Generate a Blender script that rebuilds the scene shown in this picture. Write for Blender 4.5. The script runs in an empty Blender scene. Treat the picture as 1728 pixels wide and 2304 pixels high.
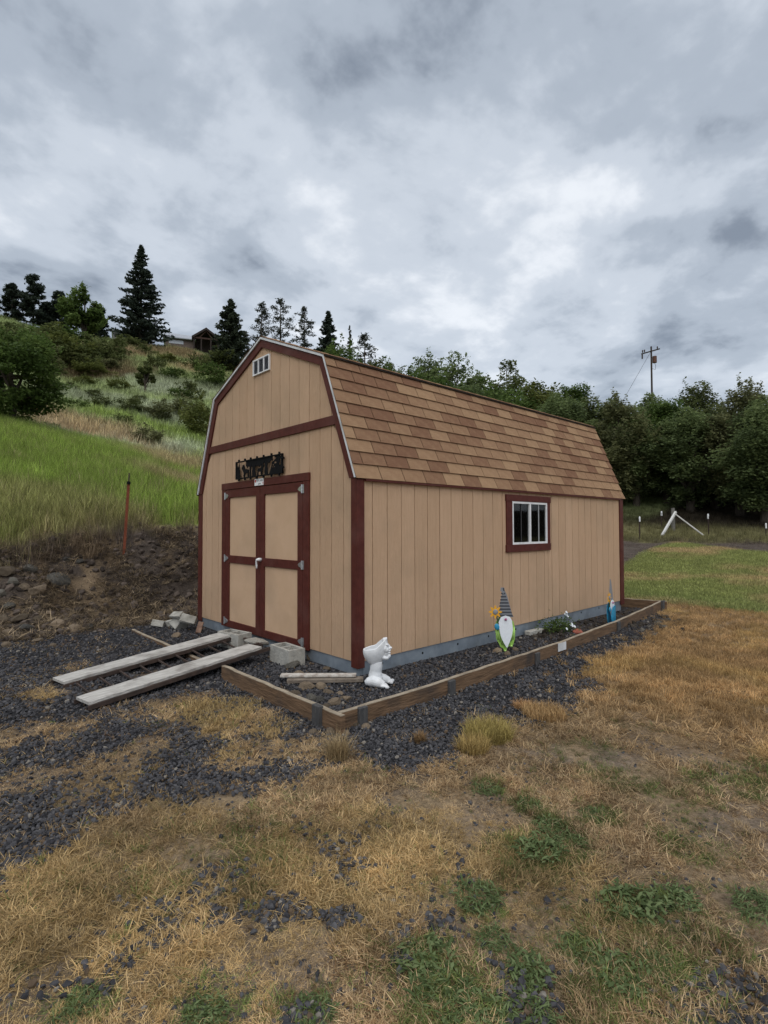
import bpy, bmesh, math, random
import numpy as np
from mathutils import Vector, Matrix, Euler

random.seed(7)
RNG = np.random.default_rng(11)
SC = bpy.context.scene
COL = SC.collection

# ------------------------------------------------------------------ camera
W, H = 1728, 2304
FPX, PITCH, ROLL, YAW = 1185.5466, 0.02809799, -0.0028999, 0.82683012
CAM = np.array([-3.26550779, -3.92356834, 1.4577683])
_f = np.array([math.cos(PITCH)*math.cos(YAW), math.cos(PITCH)*math.sin(YAW), math.sin(PITCH)])
_r0 = np.array([math.sin(YAW), -math.cos(YAW), 0.0])
_u0 = np.cross(_r0, _f)
_r = math.cos(ROLL)*_r0 + math.sin(ROLL)*_u0
_u = -math.sin(ROLL)*_r0 + math.cos(ROLL)*_u0
cd = bpy.data.cameras.new('camera')
cam = bpy.data.objects.new('camera', cd)
COL.objects.link(cam)
M = Matrix(((_r[0], _u[0], -_f[0], CAM[0]), (_r[1], _u[1], -_f[1], CAM[1]), (_r[2], _u[2], -_f[2], CAM[2]), (0, 0, 0, 1)))
cam.matrix_world = M
cd.sensor_fit = 'VERTICAL'
cd.sensor_height = 36.0
cd.sensor_width = 27.0
cd.lens = 36.0*FPX/H
cd.clip_start = 0.05
cd.clip_end = 3000
SC.camera = cam

# ------------------------------------------------------------------ world + sun + exposure
SUN_EL, SUN_AZ = math.radians(58), math.radians(228)      # azimuth of the sun, math convention
wd = bpy.data.worlds.new('World')
SC.world = wd
wd.use_nodes = True
nt = wd.node_tree
for n in list(nt.nodes):
    nt.nodes.remove(n)
def N(nt, t, **k):
    n = nt.nodes.new(t)
    for a, b in k.items():
        setattr(n, a, b)
    return n
def ramp(nt, stops, interp='EASE'):
    n = N(nt, 'ShaderNodeValToRGB')
    cr = n.color_ramp
    cr.interpolation = interp
    while len(cr.elements) < len(stops):
        cr.elements.new(0.5)
    for e, (p, c) in zip(cr.elements, stops):
        e.position = p
        e.color = (c[0], c[1], c[2], 1)
    return n
def mth(nt, op, a, b=None, clamp=False):
    n = N(nt, 'ShaderNodeMath', operation=op)
    n.use_clamp = clamp
    for i, v in enumerate((a, b)):
        if v is None:
            continue
        if isinstance(v, (int, float)):
            n.inputs[i].default_value = v
        else:
            nt.links.new(v, n.inputs[i])
    return n.outputs[0]
L = nt.links.new
out = N(nt, 'ShaderNodeOutputWorld')
bg = N(nt, 'ShaderNodeBackground')
bg.inputs['Strength'].default_value = 0.1
sky = N(nt, 'ShaderNodeTexSky', sky_type='NISHITA')
sky.sun_disc = False
sky.sun_elevation = SUN_EL
sky.sun_rotation = math.pi/2 - SUN_AZ
tc = N(nt, 'ShaderNodeTexCoord')
sep = N(nt, 'ShaderNodeSeparateXYZ')
L(tc.outputs['Generated'], sep.inputs[0])
zc = mth(nt, 'ADD', mth(nt, 'MAXIMUM', sep.outputs[2], 0.0), 0.22)
cx = mth(nt, 'DIVIDE', sep.outputs[0], zc)
cy = mth(nt, 'DIVIDE', sep.outputs[1], zc)
cmb = N(nt, 'ShaderNodeCombineXYZ')
L(cx, cmb.inputs[0]); L(cy, cmb.inputs[1])
cmb.inputs[2].default_value = 71.9
n1 = N(nt, 'ShaderNodeTexNoise'); n1.inputs['Scale'].default_value = 1.35; n1.inputs['Detail'].default_value = 7; n1.inputs['Roughness'].default_value = 0.56; n1.inputs['Distortion'].default_value = 0.25
n2 = N(nt, 'ShaderNodeTexNoise'); n2.inputs['Scale'].default_value = 4.0; n2.inputs['Detail'].default_value = 6; n2.inputs['Roughness'].default_value = 0.54; n2.inputs['Distortion'].default_value = 0.15
L(cmb.outputs[0], n1.inputs['Vector']); L(cmb.outputs[0], n2.inputs['Vector'])
mix = mth(nt, 'ADD', mth(nt, 'MULTIPLY', n1.outputs[0], 0.62), mth(nt, 'MULTIPLY', n2.outputs[0], 0.38))
cl = ramp(nt, [(0.36, (2.0, 2.32, 2.8)), (0.45, (3.75, 4.2, 4.8)), (0.53, (5.2, 5.65, 6.25)), (0.62, (7.4, 7.7, 8.1))])
L(mix, cl.inputs[0])
# thin layer so that a little blue haze of the open sky shows through the cloud
mx = N(nt, 'ShaderNodeMix', data_type='RGBA')
mx.inputs[0].default_value = 0.88
L(sky.outputs[0], mx.inputs[6]); L(cl.outputs[0], mx.inputs[7])
L(mx.outputs[2], bg.inputs['Color'])
L(bg.outputs[0], out.inputs[0])

sl = bpy.data.lights.new('sun', 'SUN')
sl.energy = 1.5
sl.angle = math.radians(70)
sl.color = (1.0, 0.96, 0.9)
sun = bpy.data.objects.new('sun', sl)
COL.objects.link(sun)
sd = Vector((math.cos(SUN_EL)*math.cos(SUN_AZ), math.cos(SUN_EL)*math.sin(SUN_AZ), math.sin(SUN_EL)))
sun.rotation_euler = sd.to_track_quat('Z', 'Y').to_euler()
sun.location = (-20, -20, 30)
vs = SC.view_settings
vs.view_transform = 'Standard'
vs.look = 'None'
vs.gamma = 1.0
vs.exposure = 0.36
vs.use_curve_mapping = False
SC.render.engine = 'CYCLES'
SC.cycles.use_denoising = True
SC.cycles.max_bounces = 6
SC.cycles.transparent_max_bounces = 12

# ------------------------------------------------------------------ pixel -> direction helpers
def ray(u, v):
    return _f + _r*(u - W/2)/FPX - _u*(v - H/2)/FPX
def onz(u, v, z=0.0):
    d = ray(u, v)
    return CAM + d*((z - CAM[2])/d[2])
def ony(u, v, y=0.0):
    d = ray(u, v)
    return CAM + d*((y - CAM[1])/d[1])
def onx(u, v, x=0.0):
    d = ray(u, v)
    return CAM + d*((x - CAM[0])/d[0])
def azim(u):
    d = ray(u, 1180)
    return math.atan2(d[1], d[0])
def zat(u, v, d):
    r = ray(u, v)
    return CAM[2] + d*r[2]/math.hypot(r[0], r[1])
def at(u, d):
    a = azim(u)
    return CAM[0] + d*math.cos(a), CAM[1] + d*math.sin(a)

# ------------------------------------------------------------------ numeric noise
def _hash(ix, iy, s):
    h = (ix.astype(np.int64)*374761393 + iy.astype(np.int64)*668265263 + s*1442695) & 0xffffffff
    h = ((h ^ (h >> 13))*1274126177) & 0xffffffff
    return ((h ^ (h >> 16)) & 0xffff)/65535.0
def vnoise(x, y, s=0):
    x = np.asarray(x, float); y = np.asarray(y, float)
    ix = np.floor(x); iy = np.floor(y)
    fx = x-ix; fy = y-iy
    fx = fx*fx*(3-2*fx); fy = fy*fy*(3-2*fy)
    a = _hash(ix, iy, s); b = _hash(ix+1, iy, s); c = _hash(ix, iy+1, s); d = _hash(ix+1, iy+1, s)
    return (a*(1-fx)+b*fx)*(1-fy) + (c*(1-fx)+d*fx)*fy
def fbm(x, y, s=0, o=4):
    t = 0; amp = 0.5; k = 1.0
    for i in range(o):
        t = t + amp*vnoise(np.asarray(x)*k+17.3*i, np.asarray(y)*k-9.1*i, s+i); amp *= .5; k *= 2.03
    return t/(1-.5**o)
def sstep(a, b, x):
    t = np.clip((np.asarray(x, float)-a)/(b-a), 0, 1)
    return t*t*(3-2*t)

# ------------------------------------------------------------------ terrain height
def V(u, *dv):
    return [(d, zat(u, v, d)) for d, v in dv]
prof = {
 -600: [(10.8, 1.25), (26, 6.6), (40, 11), (62, 21), (100, 38), (115, 38)],
 0: V(0, (10.8, 1208), (12, 1165), (18, 1038), (26, 957)) + [(32, 6.9), (40, 9.8)] + V(0, (62, 830), (90, 740), (102, 718)),
 150: V(150, (10.8, 1205), (12, 1168), (18, 1062), (24, 1005), (31, 980), (40, 945), (50, 902), (62, 860), (78, 812), (92, 768), (102, 750)),
 300: V(300, (10.6, 1195), (14, 1128), (20, 1066), (25, 1036), (32, 1002), (40, 957), (50, 907), (62, 864), (78, 814), (90, 786), (102, 772)),
 440: V(440, (10.6, 1190), (14, 1150), (20, 1102), (26, 1066), (40, 985), (55, 910), (70, 856), (85, 818), (102, 786)),
 600: [(10.6, 1.25), (20, 2.6), (30, 4.8), (40, 8), (60, 16), (85, 26), (102, 31)],
 800: [(10.6, 1.2), (20, 2.4), (30, 4), (60, 13), (85, 22), (102, 26)],
 1000: [(11, 1.0), (20, 1.8), (30, 3), (60, 11), (85, 18), (102, 21)],
 1200: [(12, .6), (20, 1.1), (30, 2.3), (50, 7), (70, 12), (102, 16)],
 1400: [(9, 0), (14, .3), (20, .6), (26, .85), (31, 1.9), (36, 3), (50, 6), (70, 10), (102, 13)],
 1728: [(9, 0), (14, .3), (20, .6), (26, .85), (31, 1.7), (36, 2.6), (50, 5), (70, 8), (102, 11)],
 2300: [(9, 0), (20, .5), (31, 1.2), (50, 3), (102, 7)],
}
_az, _tab = [], []
DN = np.exp(np.linspace(math.log(1.0), math.log(600.0), 260))
for u in sorted(prof, reverse=True):
    p = prof[u]
    ds = [0, 8.0] + [a for a, b in p] + [150, 600]
    zl = p[-1][1]
    zs = [0, 0] + [b for a, b in p] + [zl*1.02, zl*1.1]
    _az.append(math.degrees(azim(u)))
    _tab.append(np.interp(DN, ds, zs))
_az = [_az[0]-60] + _az + [_az[-1]+60, _az[0]-60+360]
_tab = [np.zeros(len(DN))] + _tab + [np.zeros(len(DN)), np.zeros(len(DN))]
_az = np.array(_az); _tab = np.array(_tab)
AZG = np.arange(-70, 290.01, 1.0)
G = np.stack([np.interp(AZG, _az, _tab[:, j]) for j in range(len(DN))], 1)
for _ in range(4):
    G[1:-1] = .25*G[:-2]+.5*G[1:-1]+.25*G[2:]
for _ in range(6):
    G[:, 1:-1] = .25*G[:, :-2]+.5*G[:, 1:-1]+.25*G[:, 2:]
def terrain(x, y, detail=True):
    x = np.asarray(x, float); y = np.asarray(y, float)
    dx = x-CAM[0]; dy = y-CAM[1]
    d = np.clip(np.hypot(dx, dy), 1.001, 599)
    a = np.degrees(np.arctan2(dy, dx))
    a = np.where(a < -70, a+360, a)
    fi = np.clip(a+70, 0, len(AZG)-1.001); i = fi.astype(int); fi = fi-i
    fj = np.log(d)/math.log(600.0)*(len(DN)-1); j = np.clip(fj.astype(int), 0, len(DN)-2); fj = fj-j
    z = (G[i, j]*(1-fj)+G[i, j+1]*fj)*(1-fi) + (G[i+1, j]*(1-fj)+G[i+1, j+1]*fj)*fi
    m = np.maximum(sstep(0, 2.5, y-4.3+.5*(fbm(x*.5, y*.5, 5)-.5)), sstep(0, 9, x-6.6))
    z = z*m
    if detail:
        z = z + (fbm(x*1.3, y*1.3, 21)-.5)*.05*sstep(0.3, 1.5, d) + (fbm(x*.12, y*.12, 33)-.5)*2.2*sstep(22, 45, d)
        bank = sstep(0, .8, y-4.2)*(1-sstep(2.6, 3.6, y-4.2))*sstep(12, 9, x)
        z = z + bank*(fbm(x*2.2, y*2.2, 44)-.5)*.34
        bed = (x > -.93)*(x < 6.4)*(y > -.82)*(y < 4.0)
        z = np.where(bed > 0, np.maximum(z*.35, 0)+.012, z)
    return z
def tz(x, y):
    return float(terrain(np.array([x]), np.array([y]))[0])
def hit(u, v):
    r = ray(u, v); h = math.hypot(r[0], r[1])
    ts = np.concatenate([np.arange(1, 14, .05), np.arange(14, 160, .25)])
    xs = CAM[0]+ts*r[0]/h; ys = CAM[1]+ts*r[1]/h; zs = CAM[2]+ts*r[2]/h
    k = np.argmax(terrain(xs, ys) > zs)
    return xs[k], ys[k], float(terrain(xs[k:k+1], ys[k:k+1])[0])

# ------------------------------------------------------------------ materials
def new_mat(name):
    m = bpy.data.materials.new(name); m.use_nodes = True
    nt = m.node_tree
    for n in list(nt.nodes):
        nt.nodes.remove(n)
    o = N(nt, 'ShaderNodeOutputMaterial'); b = N(nt, 'ShaderNodeBsdfPrincipled')
    nt.links.new(b.outputs[0], o.inputs[0])
    return m, nt, b
def mat(name, c1, c2=None, rough=.75, scale=12, detail=5, stretch=(1, 1, 1), bump=0.0, bscale=None, metal=0.0, rnd=0.0, spec=.3, lo=.35, hi=.65, dirt=None):
    m, nt, b = new_mat(name); L = nt.links.new
    b.inputs['Roughness'].default_value = rough
    b.inputs['Metallic'].default_value = metal
    b.inputs['Specular IOR Level'].default_value = spec
    c2 = c2 or c1
    tc = N(nt, 'ShaderNodeTexCoord'); mp = N(nt, 'ShaderNodeMapping')
    mp.inputs['Scale'].default_value = stretch
    L(tc.outputs['Object'], mp.inputs[0])
    nz = N(nt, 'ShaderNodeTexNoise'); nz.inputs['Scale'].default_value = scale; nz.inputs['Detail'].default_value = detail; nz.inputs['Roughness'].default_value = .6
    L(mp.outputs[0], nz.inputs['Vector'])
    fac = nz.outputs[0]
    if rnd:
        oi = N(nt, 'ShaderNodeObjectInfo')
        fac = mth(nt, 'ADD', mth(nt, 'MULTIPLY', nz.outputs[0], 1-rnd*.5), mth(nt, 'MULTIPLY', mth(nt, 'SUBTRACT', oi.outputs['Random'], .25), rnd))
    rp = ramp(nt, [(lo, c1), (hi, c2)], 'LINEAR')
    L(fac, rp.inputs[0])
    colour = rp.outputs[0]
    if dirt:
        n3 = N(nt, 'ShaderNodeTexNoise'); n3.inputs['Scale'].default_value = dirt[1]; n3.inputs['Detail'].default_value = 6
        L(tc.outputs['Object'], n3.inputs['Vector'])
        r3 = ramp(nt, [(.5, (0, 0, 0)), (.72, (dirt[2],)*3)], 'LINEAR'); L(n3.outputs[0], r3.inputs[0])
        mm = N(nt, 'ShaderNodeMix', data_type='RGBA'); L(r3.outputs[0], mm.inputs[0]); L(colour, mm.inputs[6])
        mm.inputs[7].default_value = (*dirt[0], 1); colour = mm.outputs[2]
    L(colour, b.inputs['Base Color'])
    if bump:
        nb = N(nt, 'ShaderNodeTexNoise'); nb.inputs['Scale'].default_value = bscale or scale*3; nb.inputs['Detail'].default_value = 4
        L(mp.outputs[0], nb.inputs['Vector'])
        bp = N(nt, 'ShaderNodeBump'); bp.inputs['Strength'].default_value = bump; bp.inputs['Distance'].default_value = .02
        L(nb.outputs[0], bp.inputs['Height']); L(bp.outputs[0], b.inputs['Normal'])
    return m
def tint_mat(name, stops, attr='GEOMETRY', rough=.8, trans=.25, var=.25):
    """leaf or blade colour from the 0..1 attribute tint (or an instancer colour)"""
    m, nt, b = new_mat(name); L = nt.links.new
    b.inputs['Roughness'].default_value = rough
    b.inputs['Specular IOR Level'].default_value = .15
    at_ = N(nt, 'ShaderNodeAttribute', attribute_type='GEOMETRY', attribute_name='tint')
    if attr == 'INSTANCER':
        ai = N(nt, 'ShaderNodeAttribute', attribute_type='INSTANCER', attribute_name='icol')
        rp = ramp(nt, [(0, (1-var,)*3), (1, (1+var,)*3)], 'LINEAR'); L(at_.outputs['Fac'], rp.inputs[0])
        mm = N(nt, 'ShaderNodeMix', data_type='RGBA', blend_type='MULTIPLY'); mm.inputs[0].default_value = 1
        L(ai.outputs['Color'], mm.inputs[6]); L(rp.outputs[0], mm.inputs[7]); colour = mm.outputs[2]
    else:
        rp = ramp(nt, stops, 'LINEAR'); L(at_.outputs['Fac'], rp.inputs[0]); colour = rp.outputs[0]
    L(colour, b.inputs['Base Color'])
    if trans:
        o = [n for n in nt.nodes if n.type == 'OUTPUT_MATERIAL'][0]
        tr = N(nt, 'ShaderNodeBsdfTranslucent'); L(colour, tr.inputs[0])
        ms = N(nt, 'ShaderNodeMixShader'); ms.inputs[0].default_value = trans
        L(b.outputs[0], ms.inputs[1]); L(tr.outputs[0], ms.inputs[2]); L(ms.outputs[0], o.inputs[0])
    return m

TAN1, TAN2 = (.54, .355, .222), (.625, .422, .274)
MT = {}
MT['siding'] = mat('tan_siding_paint', TAN1, TAN2, rough=.85, scale=4.5, stretch=(14, 14, .8), bump=.7, bscale=16, rnd=.3, lo=.25, hi=.75, dirt=((.40, .285, .185), 1.4, .45))
MT['groove'] = mat('tan_groove_shade', (.29, .19, .115), (.33, .22, .135), rough=.9)  # siding tan darkened, so the shade in the grooves is in the colour
MT['trim'] = mat('oxblood_trim_paint', (.072, .0155, .0105), (.098, .023, .016), rough=.62, scale=5, stretch=(3, 3, 3), bump=.15, bscale=40, spec=.25, dirt=((.13, .06, .05), 3, .4))
MT['panel'] = mat('tan_door_paint', (.53, .355, .222), (.59, .402, .26), rough=.85, scale=2.5, bump=.1, bscale=60, dirt=((.40, .285, .19), 1.8, .45))
MT['drip'] = mat('white_drip_edge', (.55, .56, .57), (.72, .73, .74), rough=.45, scale=6, spec=.5, dirt=((.25, .24, .23), 5, .6))
MT['shingle'] = mat('brown_tan_shingle', (.212, .114, .070), (.385, .248, .146), rough=.95, scale=9, detail=12, bump=.8, bscale=120, rnd=.58, lo=.22, hi=.82, spec=.1)
MT['deck'] = mat('dark_shingle_underlayer', (.042, .022, .014), (.06, .03, .02), rough=.95)
MT['felt'] = mat('black_roof_edge', (.02, .018, .016), (.05, .04, .035), rough=.9)
MT['steel'] = mat('galvanised_steel', (.19, .225, .265), (.28, .32, .36), rough=.55, scale=7, metal=.25, spec=.5, dirt=((.10, .095, .09), 2.2, .7))
MT['hole'] = mat('black_hole', (.006, .006, .007), rough=.9)
MT['zinc'] = mat('zinc_hardware', (.42, .43, .45), (.6, .61, .63), rough=.35, metal=.8, spec=.5, scale=40)
MT['white'] = mat('white_vinyl', (.74, .75, .76), (.8, .8, .8), rough=.5, scale=9, spec=.4, dirt=((.4, .38, .36), 12, .4))
MT['louver'] = mat('grey_louver', (.45, .47, .52), (.55, .57, .62), rough=.6)
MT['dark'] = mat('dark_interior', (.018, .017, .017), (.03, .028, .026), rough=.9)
MT['grayw'] = mat('weathered_grey_plank', (.34, .325, .30), (.56, .54, .505), rough=.9, scale=5, stretch=(1, 14, 14), bump=.5, bscale=8, dirt=((.12, .1, .085), 6, .6))
MT['board'] = mat('brown_weathered_board', (.085, .052, .030), (.205, .125, .072), rough=.9, scale=3.5, stretch=(1.2, 1.2, 9), bump=.5, bscale=9, lo=.3, hi=.7, dirt=((.045, .038, .035), 2.6, .85))
MT['boardtop'] = mat('pale_sunbleached_board', (.25, .205, .15), (.38, .32, .24), rough=.9, scale=6, stretch=(3, 3, 3), bump=.4, dirt=((.13, .1, .075), 5, .6))  # paler tone for the top of the boards alone
MT['stake'] = mat('grey_wood_stake', (.05, .05, .052), (.095, .092, .09), rough=.9, stretch=(6, 6, 1), bump=.4)
MT['iron'] = mat('dark_rusty_iron', (.035, .026, .022), (.075, .05, .04), rough=.8, bump=.2)
MT['block'] = mat('grey_concrete_block', (.33, .32, .29), (.46, .445, .40), rough=.95, scale=14, bump=.5, bscale=60, dirt=((.16, .15, .12), 5, .6))
MT['rockb'] = mat('brown_basalt', (.085, .066, .046), (.215, .165, .115), rough=.95, scale=5, bump=.6, bscale=14, rnd=.5)
MT['rockg'] = mat('grey_basalt', (.05, .048, .044), (.13, .12, .1), rough=.95, scale=5, bump=.6, bscale=14, rnd=.5)
MT['clay'] = mat('terracotta', (.25, .075, .05), (.33, .11, .075), rough=.9, bump=.3)
MT['rust'] = mat('rusty_post_paint', (.16, .042, .02), (.24, .075, .04), rough=.85, scale=20, bump=.2)
MT['blackm'] = mat('black_metal', (.006, .006, .0065), (.010, .010, .011), rough=.9, spec=.12)
MT['ceramic'] = mat('white_ceramic', (.66, .68, .70), (.80, .81, .82), rough=.55, scale=9, spec=.45, bump=.15, bscale=30, dirt=((.45, .44, .44), 14, .5))
MT['trunk'] = mat('tree_bark', (.045, .036, .028), (.10, .082, .065), rough=.95, stretch=(3, 3, .6), bump=.6)
MT['trunkpost'] = mat('grey_old_post', (.13, .125, .11), (.2, .19, .17), rough=.9)
MT['palewood'] = mat('pale_brace_wood', (.38, .37, .34), (.55, .53, .49), rough=.85)
MT['pole'] = mat('dark_pole_wood', (.035, .025, .02), (.06, .045, .035), rough=.9)
def glassm():
    m, nt, b = new_mat('window_glass'); L = nt.links.new
    nt.nodes.remove(b)
    o = [n for n in nt.nodes if n.type == 'OUTPUT_MATERIAL'][0]
    t = N(nt, 'ShaderNodeBsdfTransparent'); t.inputs[0].default_value = (.75, .78, .78, 1)
    g = N(nt, 'ShaderNodeBsdfGlossy'); g.inputs['Roughness'].default_value = .03
    fr = N(nt, 'ShaderNodeFresnel'); fr.inputs[0].default_value = 1.45
    ms = N(nt, 'ShaderNodeMixShader'); L(fr.outputs[0], ms.inputs[0]); L(t.outputs[0], ms.inputs[1]); L(g.outputs[0], ms.inputs[2]); L(ms.outputs[0], o.inputs[0])
    return m
MT['glass'] = glassm()

# ------------------------------------------------------------------ mesh helpers
class MB:
    def __init__(s):
        s.v = []; s.f = []
    def add(s, vs, fs):
        o = len(s.v)
        s.v += [tuple(map(float, q)) for q in vs]
        s.f += [tuple(i+o for i in q) for q in fs]
        return s
    def box(s, a, b):
        (x0, y0, z0), (x1, y1, z1) = [[min(a[i], b[i]) for i in range(3)], [max(a[i], b[i]) for i in range(3)]]
        return s.add([(x0, y0, z0), (x1, y0, z0), (x1, y1, z0), (x0, y1, z0), (x0, y0, z1), (x1, y0, z1), (x1, y1, z1), (x0, y1, z1)],
                     [(0, 3, 2, 1), (4, 5, 6, 7), (0, 1, 5, 4), (1, 2, 6, 5), (2, 3, 7, 6), (3, 0, 4, 7)])
    def obox(s, p0, p1, w, h, up=(0, 0, 1), top=False):
        """bar from p0 to p1, width w across, height h along up (centred, or hanging below the line when top)"""
        p0 = Vector(p0); p1 = Vector(p1); d = (p1-p0).normalized(); up = Vector(up)
        sd = d.cross(up).normalized(); up = sd.cross(d)
        hi, lo = (0, -h) if top else (h/2, -h/2)
        vs = []
        for p in (p0, p1):
            for a, b in ((-w/2, lo), (w/2, lo), (w/2, hi), (-w/2, hi)):
                vs.append(p+sd*a+up*b)
        return s.add(vs, [(0, 3, 2, 1), (4, 5, 6, 7), (0, 1, 5, 4), (1, 2, 6, 5), (2, 3, 7, 6), (3, 0, 4, 7)])
    def prism(s, poly, fn0, fn1):
        """poly in 2-D, mapped to two parallel faces"""
        n = len(poly)
        vs = [fn0(*p) for p in poly] + [fn1(*p) for p in poly]
        return s.add(vs, [tuple(range(n))[::-1], tuple(range(n, 2*n))] + [(i, (i+1) % n, n+(i+1) % n, n+i) for i in range(n)])
    def tube(s, pts, rs, n=6, cap=True):
        pts = [Vector(p) for p in pts]
        rs = rs if hasattr(rs, '__len__') else [rs]*len(pts)
        o = len(s.v); a = None
        for i, p in enumerate(pts):
            d = (pts[min(i+1, len(pts)-1)]-pts[max(i-1, 0)]).normalized()
            if a is None:
                a = d.orthogonal().normalized()
            a = (a-d*a.dot(d)).normalized(); b = d.cross(a)
            for k in range(n):
                t = 2*math.pi*k/n
                s.v.append(tuple(p+(a*math.cos(t)+b*math.sin(t))*rs[i]))
        for i in range(len(pts)-1):
            for k in range(n):
                s.f.append((o+i*n+k, o+i*n+(k+1) % n, o+(i+1)*n+(k+1) % n, o+(i+1)*n+k))
        if cap:
            s.f.append(tuple(o+k for k in range(n))[::-1])
            s.f.append(tuple(o+(len(pts)-1)*n+k for k in range(n)))
        return s
    def ell(s, c, r, seg=12, ring=8, rot=None):
        vs = []; fs = []
        for i in range(ring+1):
            t = math.pi*i/ring
            for k in range(seg):
                p = 2*math.pi*k/seg
                q = Vector((r[0]*math.sin(t)*math.cos(p), r[1]*math.sin(t)*math.sin(p), r[2]*math.cos(t)))
                if rot is not None:
                    q = rot @ q
                vs.append(Vector(c)+q)
        for i in range(ring):
            for k in range(seg):
                fs.append((i*seg+k, (i+1)*seg+k, (i+1)*seg+(k+1) % seg, i*seg+(k+1) % seg))
        return s.add(vs, fs)
    def cells(s, xs, ys, mask, fn0, fn1):
        """extrude the true cells of a grid; fn0 and fn1 map (x, y) to the back and front plane"""
        vid = {}
        def g(i, j, k):
            if (i, j, k) not in vid:
                vid[(i, j, k)] = len(s.v); s.v.append(tuple(map(float, (fn0, fn1)[k](xs[i], ys[j]))))
            return vid[(i, j, k)]
        nx, ny = len(xs)-1, len(ys)-1
        ok = lambda i, j: 0 <= i < nx and 0 <= j < ny and mask(i, j)
        for i in range(nx):
            for j in range(ny):
                if not ok(i, j):
                    continue
                s.f.append((g(i, j, 1), g(i+1, j, 1), g(i+1, j+1, 1), g(i, j+1, 1)))
                s.f.append((g(i, j, 0), g(i, j+1, 0), g(i+1, j+1, 0), g(i+1, j, 0)))
                if not ok(i-1, j): s.f.append((g(i, j, 0), g(i, j, 1), g(i, j+1, 1), g(i, j+1, 0)))
                if not ok(i+1, j): s.f.append((g(i+1, j, 0), g(i+1, j+1, 0), g(i+1, j+1, 1), g(i+1, j, 1)))
                if not ok(i, j-1): s.f.append((g(i, j, 0), g(i+1, j, 0), g(i+1, j, 1), g(i, j, 1)))
                if not ok(i, j+1): s.f.append((g(i, j+1, 0), g(i, j+1, 1), g(i+1, j+1, 1), g(i+1, j+1, 0)))
        return s
    def mesh(s, name, m, off=(0, 0, 0), smooth=False, bevel=0):
        me = bpy.data.meshes.new(name)
        me.from_pydata([(a-off[0], b-off[1], c-off[2]) for a, b, c in s.v], [], s.f)
        bm = bmesh.new(); bm.from_mesh(me)
        bmesh.ops.recalc_face_normals(bm, faces=bm.faces)
        if bevel:
            bmesh.ops.bevel(bm, geom=bm.edges[:], offset=bevel, segments=1, affect='EDGES')
        bm.to_mesh(me); bm.free()
        if smooth:
            me.polygons.foreach_set('use_smooth', [True]*len(me.polygons))
        me.materials.append(MT[m] if isinstance(m, str) else m)
        return me
    def build(s, name, m, parent=None, local=False, smooth=False, bevel=0):
        off = wloc(parent) if (parent is not None and not local) else (0, 0, 0)
        return link(name, s.mesh(name, m, off, smooth, bevel), parent)
def wloc(o):
    v = Vector((0, 0, 0))
    while o is not None:
        v = v+o.location; o = o.parent
    return v
def link(name, me, parent=None, loc=None, rot=None):
    o = bpy.data.objects.new(name, me)
    COL.objects.link(o)
    if parent is not None: o.parent = parent
    if loc is not None: o.location = loc
    if rot is not None: o.rotation_euler = rot
    return o
def tag(o, label=None, cat=None, group=None, kind=None):
    if label: o['label'] = label
    if cat: o['category'] = cat
    if group: o['group'] = group
    if kind: o['kind'] = kind
    return o
def thing(name, label, cat, loc=(0, 0, 0), rz=0.0, group=None):
    return tag(link(name, None, None, loc, (0, 0, rz)), label, cat, group)
def npmesh(name, v, f, m, tint=None, smooth=False):
    v = np.asarray(v, np.float32); f = np.asarray(f, np.int32)
    me = bpy.data.meshes.new(name)
    me.vertices.add(len(v)); me.vertices.foreach_set('co', v.ravel())
    k = f.shape[1]
    me.loops.add(f.size); me.loops.foreach_set('vertex_index', f.ravel())
    me.polygons.add(len(f)); me.polygons.foreach_set('loop_start', np.arange(0, f.size, k, dtype=np.int32))
    me.update(calc_edges=True)
    if tint is not None:
        a = me.attributes.new('tint', 'FLOAT', 'POINT'); a.data.foreach_set('value', np.asarray(tint, np.float32))
    if smooth:
        me.polygons.foreach_set('use_smooth', [True]*len(f))
    me.materials.append(m)
    return me

#%%STRUCTURE
# ------------------------------------------------------------------ what covers the ground where
GPOLY = np.array([onz(u, v)[:2] for u, v in [(-700, 1500), (0, 1438), (120, 1424), (300, 1404), (440, 1388)]] +
                 [(0.2, 4.3), (6.3, 4.3), (6.7, -.1)] +
                 [tuple(onz(u, v)[:2]) for u, v in [(1497, 1395), (1430, 1462), (1350, 1490), (1322, 1545), (1325, 1592), (1240, 1618), (1150, 1632), (1095, 1645), (1045, 1745), (900, 1750), (780, 1725), (640, 1770), (500, 1790), (410, 1800), (250, 1850), (145, 1930), (0, 2030), (-700, 2300)]])
def inside(P, x, y):
    r = np.zeros(np.shape(x), bool); n = len(P)
    for i in range(n):
        x0, y0 = P[i]; x1, y1 = P[(i+1) % n]
        c = ((y0 > y) != (y1 > y)) & (x < (x1-x0)*(y-y0)/((y1-y0) if y1 != y0 else 1e-9)+x0)
        r ^= c
    return r
def edged(P, x, y):
    d = np.full(np.shape(x), 1e9); n = len(P)
    for i in range(n):
        a = P[i]; b = P[(i+1) % n]; e = b-a
        t = np.clip(((x-a[0])*e[0]+(y-a[1])*e[1])/(e@e), 0, 1)
        d = np.minimum(d, np.hypot(x-a[0]-t*e[0], y-a[1]-t*e[1]))
    return np.where(inside(P, x, y), d, -d)
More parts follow.
